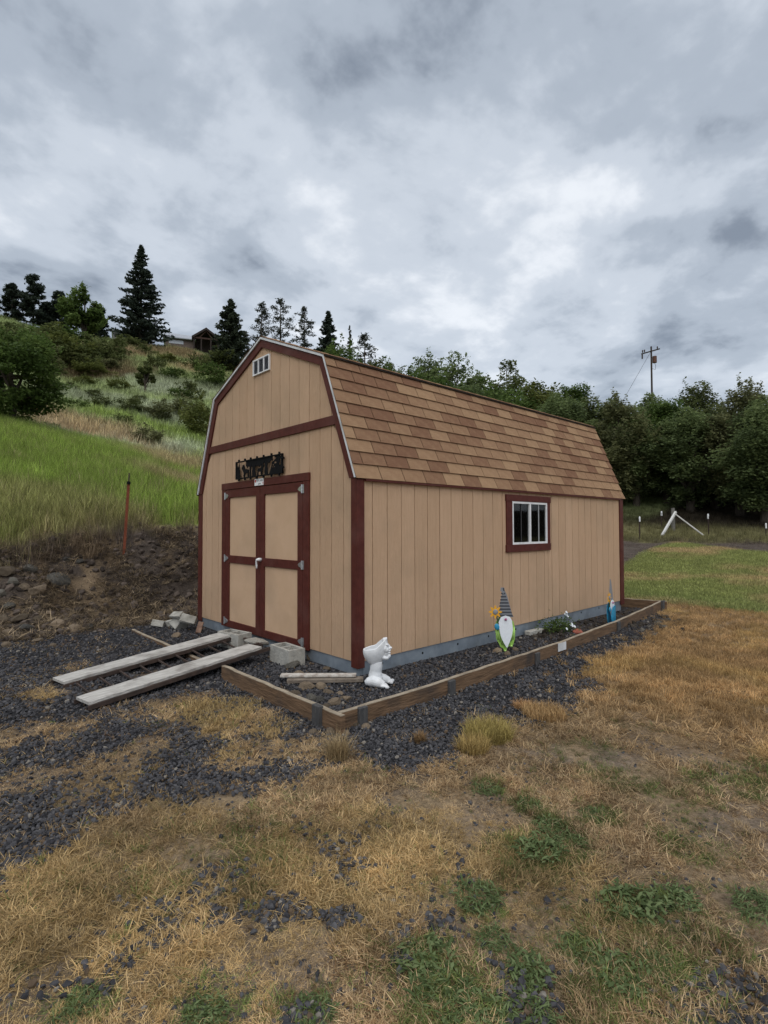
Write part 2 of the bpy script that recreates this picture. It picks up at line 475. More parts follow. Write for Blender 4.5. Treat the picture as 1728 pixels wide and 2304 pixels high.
# tufts of straw that have grown through the gravel: pixel centre and half size in metres
PATCH = [(470, 1605, .42), (420, 1580, .3), (545, 1630, .3), (95, 1565, .22), (40, 1650, .3), (160, 1640, .25), (235, 1755, .33), (690, 1690, .3), (330, 1690, .22), (60, 1760, .2), (560, 1700, .3), (230, 1560, .2), (340, 1520, .2)]
PW = [(onz(u, v)[0], onz(u, v)[1], r) for u, v, r in PATCH]
def gravel(x, y):
    x = np.asarray(x, float); y = np.asarray(y, float)
    n = fbm(x*2.2, y*2.2, 61)-.5; n2 = fbm(x*7, y*7, 67)-.5
    d = edged(GPOLY, x+.35*n, y+.35*(fbm(x*2.2+40, y*2.2, 63)-.5))
    g = sstep(-.1, .12, d+.25*n2)
    for px, py, r in PW:
        g = g*(1-.72*sstep(1.1, .55, np.hypot(x-px, (y-py))/r+1.1*n2+.5*n))
    out = (y < .9)*(x < -.9)*1.0
    left = sstep(-1.2, -2.2, x)
    g = g*(1-.68*left*sstep(.64, .78, fbm(x*1.6+3, y*1.6, 71)+.35*n2))
    # a little gravel lies scattered in the straw in front, where the drive begins
    bx, by = onz(700, 2180)[:2]
    sc_ = sstep(1.1, .2, np.hypot(x-bx, y-by))*sstep(.5, .66, fbm(x*5, y*5, 73))*.75
    bx, by = onz(1690, 2280)[:2]
    sc_ = np.maximum(sc_, sstep(.34, .05, np.hypot(x-bx, y-by)+.3*n2)*.4)
    return np.maximum(g, sc_)
LAWN = np.array([onz(1402, 1350)[:2], onz(1560, 1363)[:2], onz(1728, 1384)[:2], onz(2100, 1430)[:2]])
def lawn(x, y):
    """mown lawn right of the shed: begins along the line read from the photograph"""
    a = LAWN[0]; b = LAWN[2]; e = (b-a)/np.hypot(*(b-a)); nrm = np.array([-e[1], e[0]])
    if nrm[0] < 0: nrm = -nrm
    d = (x-a[0])*nrm[0]+(y-a[1])*nrm[1]+.5*(fbm(x*.9, y*.9, 81)-.5)
    return sstep(-.08, .2, d)*sstep(6.0, 6.4, x)
def lawn_end(x, y):
    dd = np.hypot(x-CAM[0], y-CAM[1])+1.2*(fbm(x*.5, y*.5, 83)-.5)
    e = np.interp(np.degrees(np.arctan2(y-CAM[1], x-CAM[0])), [5, 11.3, 16, 18.5, 21, 23, 26], [19.5, 20.5, 23, 24.6, 20, 16.5, 14])
    return sstep(-.4, .5, dd-e)
def bankmask(x, y):
    yy = y+.5*(fbm(x*.8, y*.8, 91)-.5)
    return sstep(4.15, 4.4, yy)*(1-sstep(6.3, 6.9, yy+.5*(fbm(x*2.4, y*2.4, 93)-.5)))*sstep(11, 9, x)

C_STRAW = np.array([.27, .198, .122]); C_SOIL = np.array([.195, .150, .110]); C_DIRT = np.array([.075, .060, .050])
C_GRAV = np.array([.032, .032, .035]); C_LAWN = np.array([.165, .178, .062]); C_ORANGE = np.array([.27, .175, .085])
C_HILLG = np.array([.185, .245, .052]); C_FARG = np.array([.22, .26, .115]); C_OLIVE = np.array([.225, .225, .085]); C_PALE = np.array([.31, .335, .235]); C_TAN = np.array([.33, .25, .15]); C_BROWN = np.array([.19, .13, .075])
HB = []      # colour blobs on the hillside: world x, y, radius, colour
for u, v, r, c in [(60, 1170, 2.2, C_OLIVE), (180, 1185, 1.3, C_OLIVE), (0, 1140, 1.6, C_OLIVE), (380, 1040, 3.6, C_TAN), (420, 1090, 2.6, C_TAN), (330, 1015, 3.2, C_TAN), (250, 1000, 3, C_PALE), (160, 985, 3, C_PALE), (380, 1005, 3, C_PALE),
                   (120, 965, 3.5, C_TAN), (200, 968, 4.5, C_TAN), (260, 935, 3.5, C_HILLG), (400, 975, 4, C_HILLG*1.0), (330, 780, 9, C_BROWN), (250, 790, 7, C_BROWN), (400, 800, 9, C_BROWN), (300, 795, 5, C_TAN), (440, 830, 6, C_TAN), (160, 850, 7, C_BROWN*.6), (240, 840, 7, C_BROWN*.7), (360, 880, 6, C_PALE), (420, 880, 7, C_PALE*.9), (390, 930, 5, C_PALE*.9), (150, 890, 5, C_PALE*.8)]:
    hx, hy, hz = hit(u, v)
    HB.append((hx, hy, r, c))
def ground_col(x, y):
    x = np.asarray(x, float); y = np.asarray(y, float)
    d = np.hypot(x-CAM[0], y-CAM[1])
    n = fbm(x*1.1, y*1.1, 101); n2 = fbm(x*4.5, y*4.5, 103); n3 = fbm(x*.22, y*.22, 107)
    def mixc(c, t, c2):
        return c*(1-t[:, None])+np.asarray(c2)*t[:, None]
    c = mixc(np.tile(C_STRAW, (len(x), 1)), sstep(.4, .62, n2*.6+n*.4), C_SOIL)
    right = sstep(.2, 2.2, x-.15*y)*sstep(-4.2, -3.2, y)
    c = mixc(c, right*.75*sstep(.3, .55, n), C_ORANGE)
    c = c*(.8+.4*n2)[:, None]
    g = gravel(x, y); c = mixc(c, g, C_GRAV)
    bed = ((x > -.93)*(x < 6.4)*(y > -.82)*(y < 4.0)*1.0)*sstep(1.5, 3.6, x)
    c = mixc(c, bed*.75, C_DIRT*.75)
    lw = lawn(x, y)
    lc = mixc(np.tile(C_LAWN, (len(x), 1)), sstep(.45, .68, fbm(x*.55, y*.55, 111)), np.array([.27, .205, .105]))
    c = c*(1-lw[:, None])+lc*(.85+.3*n2)[:, None]*lw[:, None]
    le = lw*lawn_end(x, y)
    c = mixc(c, le, C_DIRT*1.3)
    c = mixc(c, lw*sstep(23.6, 25.2, d+(n-.5)*2)*.85, np.array([.17, .16, .07]))
    c = mixc(c, sstep(27.5, 30, d)*sstep(9, 11, x)*(y < 40), np.array([.030, .024, .016]))  # near-black ground: the shade under the hedge trees is painted in
    bk = bankmask(x, y)
    c = mixc(c, bk, C_DIRT)
    c = mixc(c, bk*sstep(.5, .66, n2*.5+n*.5)*.75, np.array([.20, .145, .09]))
    hill = sstep(6.4, 7.0, y+.4*(n2-.5))*(1-sstep(9.0, 11, x-.25*(y-7))*(1-sstep(28, 36, d)))
    hc = mixc(np.tile(C_HILLG, (len(x), 1)), sstep(24, 34, d), C_FARG)
    hc = hc*(.75+.5*n3)[:, None]
    for bx, by, r, bc in HB:
        rr = np.hypot(x-bx, y-by)/r+.9*(n3-.5)+.5*(n-.5)
        hc = mixc(hc, .8*sstep(1.15, .35, rr), bc)
    hc = hc*(.8+.4*n)[:, None]
    return c*(1-hill[:, None])+hc*hill[:, None]

# one sheet reaching the horizon, fine near the viewer and around the shed
rings = np.concatenate([[.02], np.arange(.3, 13, .055), np.exp(np.linspace(math.log(13.05), math.log(620), 190))])
azs = np.concatenate([np.linspace(-6, 104, 620), np.linspace(104, 354, 120)[1:-1]])
A, Rr = np.meshgrid(np.radians(azs), rings)
gx = (CAM[0]+Rr*np.cos(A)).ravel(); gy = (CAM[1]+Rr*np.sin(A)).ravel()
gz = terrain(gx, gy)
na, nr = len(azs), len(rings)
ii, jj = np.meshgrid(np.arange(nr-1), np.arange(na), indexing='ij')
fq = np.stack([ii*na+jj, (ii+1)*na+jj, (ii+1)*na+(jj+1) % na, ii*na+(jj+1) % na], -1).reshape(-1, 4)
gm, gnt, gb = new_mat('ground_cover'); GL = gnt.links.new
gb.inputs['Roughness'].default_value = .95; gb.inputs['Specular IOR Level'].default_value = .1
ga = N(gnt, 'ShaderNodeAttribute', attribute_type='GEOMETRY', attribute_name='gcol')
gt = N(gnt, 'ShaderNodeTexCoord')
g1 = N(gnt, 'ShaderNodeTexNoise'); g1.inputs['Scale'].default_value = 42; g1.inputs['Detail'].default_value = 6; g1.inputs['Roughness'].default_value = .7
g2 = N(gnt, 'ShaderNodeTexNoise'); g2.inputs['Scale'].default_value = 2.6; g2.inputs['Detail'].default_value = 8; g2.inputs['Roughness'].default_value = .7
GL(gt.outputs['Object'], g1.inputs['Vector']); GL(gt.outputs['Object'], g2.inputs['Vector'])
gr = ramp(gnt, [(.33, (.30, .29, .28)), (.5, (.9, .9, .9)), (.68, (1.6, 1.6, 1.6))], 'LINEAR')
GL(mth(gnt, 'ADD', mth(gnt, 'MULTIPLY', g1.outputs[0], .6), mth(gnt, 'MULTIPLY', g2.outputs[0], .4)), gr.inputs[0])
gmx = N(gnt, 'ShaderNodeMix', data_type='RGBA', blend_type='MULTIPLY'); gmx.inputs[0].default_value = 1
GL(ga.outputs['Color'], gmx.inputs[6]); GL(gr.outputs[0], gmx.inputs[7]); GL(gmx.outputs[2], gb.inputs['Base Color'])
gbp = N(gnt, 'ShaderNodeBump'); gbp.inputs['Strength'].default_value = .8; gbp.inputs['Distance'].default_value = .03
GL(g1.outputs[0], gbp.inputs['Height']); GL(gbp.outputs[0], gb.inputs['Normal'])
gme = npmesh('ground', np.stack([gx, gy, gz], 1), fq, gm, smooth=True)
ca = gme.attributes.new('gcol', 'FLOAT_COLOR', 'POINT')
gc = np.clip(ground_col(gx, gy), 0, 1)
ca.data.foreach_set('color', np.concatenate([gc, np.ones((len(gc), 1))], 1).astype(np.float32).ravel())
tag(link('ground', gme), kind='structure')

#%%SHED
# ------------------------------------------------------------------ the barn shed
WD, LEN, HE, ZK, YK, ZP = 3.693, 5.997, 1.94, 3.269, 0.530, 3.808
SX = .016                      # siding surface lies this far behind the trim face
shed = thing('garden_shed', 'tan barn-style shed with oxblood trim and brown shingled gambrel roof', 'shed', (LEN/2, WD/2, 0))
OUT = [(0, HE), (YK, ZK), (WD/2, ZP), (WD-YK, ZK), (WD, HE)]
def offs(d):
    """gable outline moved inwards by d"""
    P = [Vector(p) for p in OUT]; ln = []
    for a, b in zip(P, P[1:]):
        t = (b-a).normalized(); n = Vector((t.y, -t.x)); ln.append((a+n*d, t))
    res = []
    a, t = ln[0]; res.append(a+t*((HE-a.y)/t.y))
    for (a, t), (b, s) in zip(ln, ln[1:]):
        den = t.x*s.y-t.y*s.x; w = b-a; k = (w.x*s.y-w.y*s.x)/den; res.append(a+t*k)
    a, t = ln[-1]; res.append(a+t*((HE-a.y)/t.y))
    return res
def roofz(y, d=.07):
    P = offs(d); ys = [p.x for p in P]; zs = [p.y for p in P]
    return float(np.interp(y, ys, zs))
# frame behind the siding
b = MB()
inn = offs(.09)
b.prism([(.06, .152), (WD-.06, .152), (WD-.06, HE)] + [(p.x, p.y) for p in reversed(inn[1:4])] + [(.06, HE)], lambda y, z: (SX+.009, y, z), lambda y, z: (SX+.05, y, z))
b.prism([(.06, .152), (WD-.06, .152), (WD-.06, HE)] + [(p.x, p.y) for p in reversed(inn[1:4])] + [(.06, HE)], lambda y, z: (LEN-.06, y, z), lambda y, z: (LEN-.03, y, z))
WX0, WX1, WZ0, WZ1 = 2.62, 3.482, 1.220, 1.788
for xa, xb, za, zb in ((.07, WX0, .186, HE-.03), (WX1, LEN-.065, .186, HE-.03), (WX0, WX1, .186, WZ0), (WX0, WX1, WZ1, HE-.03)):
    b.box((xa, SX+.009, za), (xb, SX+.05, zb))
b.box((.07, WD-.05, .1), (LEN-.065, WD-.025, HE-.03))
b.box((.07, .07, .1), (LEN-.065, WD-.06, .13))
b.build('wall', 'groove', shed)
studm = mat('interior_stud', (.2, .14, .08), (.26, .19, .12))
for k in (3, 4, 5, 6):
    x = .3+k*.6
    MB().box((x, WD-.14, .131), (x+.04, WD-.052, 1.9)).build('stud', studm, shed)
# front siding boards between the grooves
PIT = .2005
cuts = [.109] + [.242+PIT*k for k in range(0, 17)] + [3.577]
def front_board(y0, y1, z0, z1a, z1b, top=None):
    y0 += .0042; y1 -= .0042
    poly = [(y0, z0), (y1, z0)] + ([(y1, z1b), (y0, z1a)] if top is None else top)
    m = MB().prism(poly, lambda y, z: (SX+.0085, y, z), lambda y, z: (SX, y, z))
    m.build('siding_board', 'siding', shed)
DY0, DY1 = .822, 2.900
def ztop(a, b_):
    r = []
    P = offs(.085)
    for p in P[1:4]:
        if a < p.x < b_: r.append((p.x, p.y))
    return r
for a, c in zip(cuts, cuts[1:]):
    segs = []
    e = [a] + [q for q in (DY0+.03, DY1-.03) if a < q < c] + [c]
    for s0, s1 in zip(e, e[1:]):
        mid = (s0+s1)/2
        z0 = 2.045 if DY0+.02 < mid < DY1-.02 else .146
        zt = min(2.53, 9)
        l0 = min(2.53, roofz(s0, .085) if s0 < .4 or s0 > 3.3 else 9); l1 = min(2.53, roofz(s1, .085) if s1 < .4 or s1 > 3.3 else 9)
        front_board(s0+(.0 if s0 == a else -.0042), s1+(.0 if s1 == c else .0042), z0, l0, l1)
    u0, u1 = roofz(a+.004, .085), roofz(c-.004, .085)
    if min(u0, u1) > 2.6:
        front_board(a, c, 2.575, u0, u1, [(c-.0042, u1)] + list(reversed(ztop(a, c))) + [(a+.0042, u0)])
    elif max(u0, u1) > 2.62:
        P = offs(.085); lo_, hi_ = (P[0], P[1]) if a < 1 else (P[4], P[3])
        yc = lo_.x+(hi_.x-lo_.x)*(2.576-lo_.y)/(hi_.y-lo_.y)
        if a < 1: MB().prism([(yc, 2.575), (c-.0042, 2.575), (c-.0042, u1)], lambda y, z: (SX+.0085, y, z), lambda y, z: (SX, y, z)).build('siding_board', 'siding', shed)
        else: MB().prism([(a+.0042, 2.575), (yc, 2.575), (a+.0042, u0)], lambda y, z: (SX+.0085, y, z), lambda y, z: (SX, y, z)).build('siding_board', 'siding', shed)
# long side boards
scuts = [.089] + [.204+.2012*k for k in range(0, 29)]
scuts = [q for q in scuts if q < 5.80] + [5.862]
def side_board(x0, x1, z0, z1, seam=0):
    MB().box((x0+.0042+seam, SX, z0), (x1-.0042, SX+.0085, z1)).build('siding_board', 'siding', shed)
for a, c in zip(scuts, scuts[1:]):
    e = [a] + [q for q in (WX0-.06, WX1+.04) if a < q < c] + [c]
    for s0, s1 in zip(e, e[1:]):
        mid = (s0+s1)/2; zb = .150+.005*mid
        if WX0-.06 < mid < WX1+.04:
            side_board(s0, s1, zb, 1.18); side_board(s0, s1, 1.83, HE-.012)
        else:
            side_board(s0, s1, zb, HE-.012, .004 if round((a-.204)/.2012) % 6 == 5 else 0)
# walls turned away from the viewer
b = MB()
for k in range(28):
    x = .1+.205*k
    b.box((x+.004, WD-.026, .15), (x+.201, WD-.016, HE-.01))
for k in range(17):
    y = .11+.2045*k
    b.box((LEN-.031, y+.004, .15), (LEN-.022, y+.2, min(roofz(y, .1), roofz(y+.2, .1))))
tag(b.build('rear_siding', 'siding', shed), kind='stuff')
# trim boards
def tr(name, a, c, m='trim', bv=.003):
    return MB().box(a, c).build(name, m, shed, bevel=bv)
tr('corner_trim', (0, .017, .09), (.0245, .107, HE-.004))
tr('corner_trim', (0, 0, .09), (.088, .0165, HE-.012))
tr('corner_trim', (0, 3.579, .09), (.0245, 3.676, HE-.004))
tr('corner_trim', (0, 3.6765, .09), (.088, WD, HE-.012))
tr('corner_trim', (5.863, 0, .11), (LEN, .0165, HE-.012))
tr('corner_trim', (LEN-.022, .017, .11), (LEN, .107, HE-.004))
tr('corner_trim', (LEN-.022, WD-.107, .11), (LEN, WD-.017, HE-.004))
tr('band_trim', (-.003, .335, 2.508), (SX-.0005, 3.358, 2.606))
for X0, X1, sgn in ((-.008, SX-.0008, 1), (LEN-.018, LEN+.008, -1)):
    o0, o1 = offs(.027), offs(.118)
    for k in range(4):
        MB().prism([tuple(o0[k]), tuple(o0[k+1]), tuple(o1[k+1]), tuple(o1[k])], lambda y, z: (X0, y, z), lambda y, z: (X1, y, z)).build('rake_trim', 'trim', shed, bevel=.002)
    o0, o1 = offs(0), offs(.026)
    for k in range(4):
        xa, xb = (-.024, -.009) if sgn > 0 else (LEN+.009, LEN+.05)
        MB().prism([tuple(o0[k]), tuple(o0[k+1]), tuple(o1[k+1]), tuple(o1[k])], lambda y, z: (xa, y, z), lambda y, z: (xb, y, z)).build('drip_edge', 'drip', shed)
# roof
def roof_pt(seg, s, h, x):
    a, c = Vector(OUT[seg]), Vector(OUT[seg+1]); t = (c-a).normalized(); n = Vector((-t.y, t.x))
    p = a+t*s+n*h
    return (x, p.x, p.y)
seglen = [(Vector(OUT[k+1])-Vector(OUT[k])).length for k in range(4)]
b = MB()
for k in range(4):
    s0 = -.012 if k == 0 else 0; s1 = seglen[k]+(.012 if k == 3 else 0)
    if k in (1, 2):
        s0 = -.02 if k == 1 else 0; s1 = seglen[k]+(.02 if k == 2 else 0)
    b.add([roof_pt(k, s0, -.018, -.008), roof_pt(k, s1, -.018, -.008), roof_pt(k, s1, .0015, -.026), roof_pt(k, s0, .0015, -.026),
           roof_pt(k, s0, -.018, LEN+.008), roof_pt(k, s1, -.018, LEN+.008), roof_pt(k, s1, .0015, LEN+.055), roof_pt(k, s0, .0015, LEN+.055)],
          [(0, 1, 2, 3), (4, 7, 6, 5), (3, 2, 6, 7), (0, 4, 5, 1), (0, 3, 7, 4), (1, 5, 6, 2)])
roof = b.build('roof', 'deck', shed)
NC = 10; EXPO = seglen[0]/NC; TAB = .330
def tab_mesh(w, ht):
    # local: x along the roof, y up the slope, z out of it; a little uneven along the butt
    m = MB(); t0, t1, th = .0165, .001, .008
    m.add([(0, 0, t0-th), (w, 0, t0-th), (w, ht, t1-.0008), (0, ht, t1-.0008), (0, 0, t0), (w, 0, t0), (w, ht, t1), (0, ht, t1)],
          [(0, 3, 2, 1), (4, 5, 6, 7), (0, 1, 5, 4), (1, 2, 6, 5), (2, 3, 7, 6), (3, 0, 4, 7)])
    return m.mesh('shingle', 'shingle')
FULL = tab_mesh(TAB-.010, EXPO+.02)
tv = (Vector(OUT[1])-Vector(OUT[0])).normalized()
Rm = Matrix(((1, 0, 0), (0, tv.x, -tv.y), (0, tv.y, tv.x)))      # columns: along, up slope, normal
rw = wloc(roof)
XA, XB = -.029, LEN+.057
for c in range(NC):
    x = -.018 if c % 2 == 0 else -.018-TAB*.62
    x += random.uniform(-.006, .006)
    first = True
    while x < XB-.01:
        x0 = max(x, XA); x1 = min(x+TAB-.010, XB)
        if first and c % 2 == 0: x0 = XA
        first = False
        if x1-x0 > .03:
            full = abs((x1-x0)-(TAB-.010)) < 1e-4
            me = FULL if full else tab_mesh(x1-x0, EXPO+.02)
            s_ = c*EXPO-(.014 if c == 0 else 0)+random.uniform(-.0015, .0015)
            p = roof_pt(0, s_, .0018, x0)
            o = link('shingle', me, roof, Vector(p)-rw)
            e = (Rm @ Matrix.Rotation(random.uniform(-.004, .004), 3, 'Z')).to_euler()
            o.rotation_euler = e
        x += TAB
b = MB()
for k in (1, 2, 3):
    n = int(seglen[k]/.143)
    for c in range(n):
        xx = XA-(c % 2)*.15
        while xx < XB-.02:
            x0, x1 = max(xx, XA), min(xx+TAB-.007, XB); xx += TAB
            if x1-x0 < .03: continue
            s0, s1 = (c*.143-(.03 if c == 0 and k == 1 else 0), (c+1)*.143+.02)
            if k >= 2: s0, s1 = seglen[k]-s0+(.03 if c == 0 and k == 2 else 0), seglen[k]-s1
            b.add([roof_pt(k, s0, .002, x0), roof_pt(k, s0, .002, x1), roof_pt(k, s0, .0105, x1), roof_pt(k, s0, .0105, x0), roof_pt(k, s1, .003, x1), roof_pt(k, s1, .003, x0)],
                  [(0, 1, 2, 3), (3, 2, 4, 5), (0, 3, 5), (1, 4, 2)])
o = b.build('far_shingles', 'shingle', roof); tag(o, kind='stuff')
b = MB()
for k in range(24):
    x = XA+k*.256
    b.add([(x, WD/2-.13, ZP-.045), (x+.262, WD/2-.13, ZP-.041), (x+.262, WD/2, ZP+.022), (x, WD/2, ZP+.014), (x, WD/2+.13, ZP-.045), (x+.262, WD/2+.13, ZP-.041)], [(0, 1, 2, 3), (3, 2, 5, 4)])
b.build('ridge_cap', 'shingle', roof)
MB().add([roof_pt(1, -.045, .006, XA), roof_pt(1, -.045, .006, XB), roof_pt(1, -.045, -.012, XB), roof_pt(1, -.045, -.012, XA), roof_pt(1, .05, .001, XA), roof_pt(1, .05, .001, XB)],
         [(0, 1, 2, 3), (0, 4, 5, 1), (3, 2, 5, 4)]).build('knee_flashing', 'felt', roof)
# soffit board under the eave
tr('eave_trim', (.09, -.02, HE-.032), (5.86, -.001, HE-.012), 'trim', 0)
# steel base rails
for name, a, c in (('base_rail', (.09, .028, -.03), (LEN-.09, .05, .185)), ('base_rail', (.03, .028, -.03), (.052, WD-.03, .15)), ('base_rail', (.09, WD-.05, -.03), (LEN-.09, WD-.03, .18)), ('base_rail', (LEN-.05, .05, -.03), (LEN-.03, WD-.05, .18))):
    o = MB().box(a, c).build(name, 'steel', shed)
    if a[1] == .028 and c[0] > 3:
        for k in range(9):
            x = .34+.594*k; z = .083+.0065*k
            h = MB()
            n = 10
            h.prism([(x+.014*math.cos(2*math.pi*i/n), z+.014*math.sin(2*math.pi*i/n)) for i in range(n)], lambda q, w: (q, .0272, w), lambda q, w: (q, .0285, w))
            h.build('bolt_hole', 'hole', o)
tr('corner_footing', (.033, .033, -.03), (.115, .115, .089), 'steel', .002)
# doors
tr('door_header', (-.014, .815, 1.963), (SX-.0005, 2.905, 2.052))
tr('door_casing', (-.010, .822, .126), (SX-.0005, .930, 1.9625))
tr('door_casing', (-.010, 2.792, .126), (SX-.0005, 2.900, 1.9625))
for y0, y1, inner, lab in ((.936, 1.8605, 1, 'right'), (1.8675, 2.786, 0, 'left')):
    d = MB().box((SX-.006, y0+.004, .128), (SX+.008, y1-.004, 1.954)).build('door', 'panel', shed)
    ins = (y1-.0975, y1) if inner else (y0, y0+.0975)
    ous = (y0, y0+.101) if inner else (y1-.0975, y1)
    for q in (ins, ous):
        MB().box((-.009, q[0], .127), (SX-.0065, q[1], 1.956)).build('stile', 'trim', d, bevel=.002)
    ya, yb = sorted((ins, ous))[0][1]+.0006, sorted((ins, ous))[1][0]-.0006
    for z0, z1 in ((.1275, .216), (.985, 1.084), (1.853, 1.9555)):
        MB().box((-.0085, ya, z0), (SX-.0065, yb, z1)).build('rail', 'trim', d, bevel=.002)
    hy = y0 if inner else y1; sg = 1 if inner else -1
    for z in (.205, 1.042, 1.878):
        h = MB()
        h.box((-.016, hy-.004*sg-.028*sg, z-.048), (-.0105, hy-.004*sg, z+.048))
        h.tube([(-.020, hy, z-.048), (-.020, hy, z+.048)], .0085, 8)
        h.prism([(hy+.008*sg, z-.036), (hy+.06*sg, z-.021), (hy+.085*sg, z), (hy+.06*sg, z+.021), (hy+.008*sg, z+.036)], lambda y, z: (-.0155, y, z), lambda y, z: (-.0092, y, z))
        h.build('hinge', 'zinc', d)
    if inner:
        MB().tube([(-.009, 1.83, 1.062), (-.045, 1.832, 1.064), (-.055, 1.85, 1.062), (-.052, 1.868, 1.035), (-.045, 1.874, .985), (-.047, 1.868, .955)], [.022, .02, .014, .0125, .0115, .009], 10).build('handle', 'white', d, smooth=True)
# gable vent
vent = MB()
vy0, vy1, vz0, vz1 = 1.666, 2.066, 3.363, 3.560
ys = [vy0, vy0+.016, vy0+.128, vy0+.142, vy0+.258, vy0+.272, vy1-.016, vy1]
vent.cells(ys, [vz0, vz0+.015, vz1-.015, vz1], lambda i, j: j != 1 or i in (0, 2, 4, 6), lambda y, z: (SX-.001, y, z), lambda y, z: (-.006, y, z))
vf = vent.build('gable_vent', 'white', shed)
b = MB()
for a, c in ((ys[1], ys[2]), (ys[3], ys[4]), (ys[5], ys[6])):
    for k in range(11):
        z = vz0+.018+k*.0150
        b.add([(SX-.002, a, z+.009), (SX-.002, c, z+.009), (0.001, c, z), (0.001, a, z)], [(0, 1, 2, 3)])
tag(b.build('louver', 'louver', vf), kind='stuff')
MB().box((SX-.0015, ys[1], vz0+.015), (SX-.0008, ys[6], vz1-.015)).build('insect_screen', mat('grey_screen', (.10, .11, .13)), vf)
# window
win = MB()
fw = .027
xs = [WX0, WX0+fw, 3.032, 3.064, WX1-fw, WX1]
win.cells(xs, [WZ0, WZ0+fw, WZ1-fw, WZ1], lambda i, j: j != 1 or i in (0, 2, 4), lambda x, z: (x, SX+.03, z), lambda x, z: (x, -.004, z))
wf = win.build('window', 'white', shed, bevel=0)
for a, c, yy in ((xs[1], xs[2], .018), (xs[3], xs[4], .012)):
    MB().box((a, yy, WZ0+fw), (c, yy+.003, WZ1-fw)).build('pane', 'glass', wf)
MB().box((2.84, .008, WZ0+fw), (2.85, .016, WZ1-fw)).build('pane_line', mat('dark_grey_line', (.05, .05, .052)), wf)  # thin dark grey upright in the left pane
MB().box((3.266, .004, WZ0+fw), (3.279, .0115, WZ1-fw)).build('pane_line', mat('pale_grey_line', (.4, .41, .42)), wf)  # thin pale grey upright in the right pane
MB().box((WX0-.02, .30, 1.0), (WX1+.3, .31, 1.9)).build('interior_dark_sheet', 'dark', wf)  # added dark sheet standing in for the unlit inside of the shed
for a, c in (((2.480, -.010, 1.788), (3.575, SX-.0005, 1.874)), ((2.480, -.010, 1.123), (3.568, SX-.0005, 1.220)), ((2.492, -.006, 1.2205), (2.620, SX-.0005, 1.7875)), ((3.482, -.006, 1.2205), (3.560, SX-.0005, 1.7875))):
    MB().box(a, c).build('window_trim', 'trim', wf, bevel=.003)

# ------------------------------------------------------------------ things fixed to the shed front
lb = thing('maker_label', 'small white printed label on the dark red door header', 'label', (-.0145, 1.876, 2.013))
MB().box((-.0165, 1.766, 1.972), (-.0146, 1.986, 2.054)).build('plate', 'white', lb)
def text(body, size, y, z, x, m, parent):
    cu = bpy.data.curves.new('t', 'FONT'); cu.body = body; cu.size = size; cu.align_x = 'CENTER'; cu.align_y = 'CENTER'; cu.extrude = .0004
    o = bpy.data.objects.new('t', cu); COL.objects.link(o)
    me = bpy.data.meshes.new_from_object(o.evaluated_get(bpy.context.evaluated_depsgraph_get()))
    bpy.data.objects.remove(o)
    R_ = Matrix(((0, 0, -1, 0), (-1, 0, 0, 0), (0, 1, 0, 0), (0, 0, 0, 1)))
    me.transform(R_); me.materials.clear(); me.materials.append(m)
    w = wloc(parent)
    return link('lettering', me, parent, (x-w[0], y-w[1], z-w[2]))
inkm = mat('black_ink', (.02, .02, .022)); redm = mat('red_ink', (.4, .03, .025))
text('TUFF SHED', .036, 1.862, 2.030, -.017, inkm, lb)
for q in (-.03, -.008, .014):
    MB().box((-.0172, 1.866+q, 1.984), (-.0167, 1.882+q, 1.995)).build('print_mark', inkm, lb)
MB().box((-.0172, 1.950, 2.012), (-.0167, 1.978, 2.046)).build('emblem', redm, lb)
MB().box((-.0172, 1.774, 1.984), (-.0167, 1.786, 2.010)).build('emblem', redm, lb)

sg = thing('wall_plaque', 'black metal cut-out plaque of two deer among trees above the shed doors', 'plaque', (-.03, 1.89, 2.07))
SY0, SW, SZ0, SH = 2.460, 1.140, 2.080, .230
NXs, NZs = 152, 32
gxs = np.linspace(0, 1, NXs+1); gzs = np.linspace(0, 1, NZs+1)
cxs, czs = np.meshgrid((gxs[:-1]+gxs[1:])/2, (gzs[:-1]+gzs[1:])/2, indexing='ij')
def pip(poly):
    return inside(np.array(poly, float), cxs, czs)
def plate(mask, name, x0, x1):
    m = MB(); m.cells(list(gxs), list(gzs), lambda i, j: bool(mask[i, j]), lambda s, t: (x1, SY0-s*SW, SZ0+t*SH), lambda s, t: (x0, SY0-s*SW, SZ0+t*SH))
    return m.build(name, 'blackm', sg)
edge = (cxs < .018) | (cxs > .982) | (czs < .075) | (czs > .93)
plate(edge, 'frame', -.034, -.012)
deer = [(.0, .0), (.012, .30), (.0, .42), (-.02, .62), (-.035, .66), (-.03, .74), (-.012, .86), (-.02, .95), (.0, .90), (.012, .97), (.018, .84), (.03, .70), (.04, .58), (.11, .55), (.125, .44), (.12, .30), (.128, .0), (.112, .0), (.105, .28), (.06, .27), (.045, .26), (.032, .0), (.018, .0), (.022, .26)]
for cx0, sx_, h_ in ((.175, 1.0, .74), (.60, -.85, .66)):
    plate(pip([(cx0+x*sx_, .07+z*h_) for x, z in deer]), 'deer_figure', -.029, -.017)
trees = pip([(.0, .0), (.10, .0), (.09, .5), (.07, .95), (.055, .55), (.035, .75), (.02, .95), (0, .95)])
for c_, w_ in ((.41, .03), (.675, .024), (.335, .012)):
    trees |= pip([(c_-w_*1.3, .05), (c_-w_, .5), (c_-w_*1.8, .95), (c_+w_*1.8, .95), (c_+w_, .5), (c_+w_*1.3, .05)])
nn = fbm(cxs*22, czs*5, 5)
trees |= (czs > .62+.5*(nn-.5)) & (cxs > .24) & (cxs < .80)
trees |= (cxs > .78) & (nn < .60)
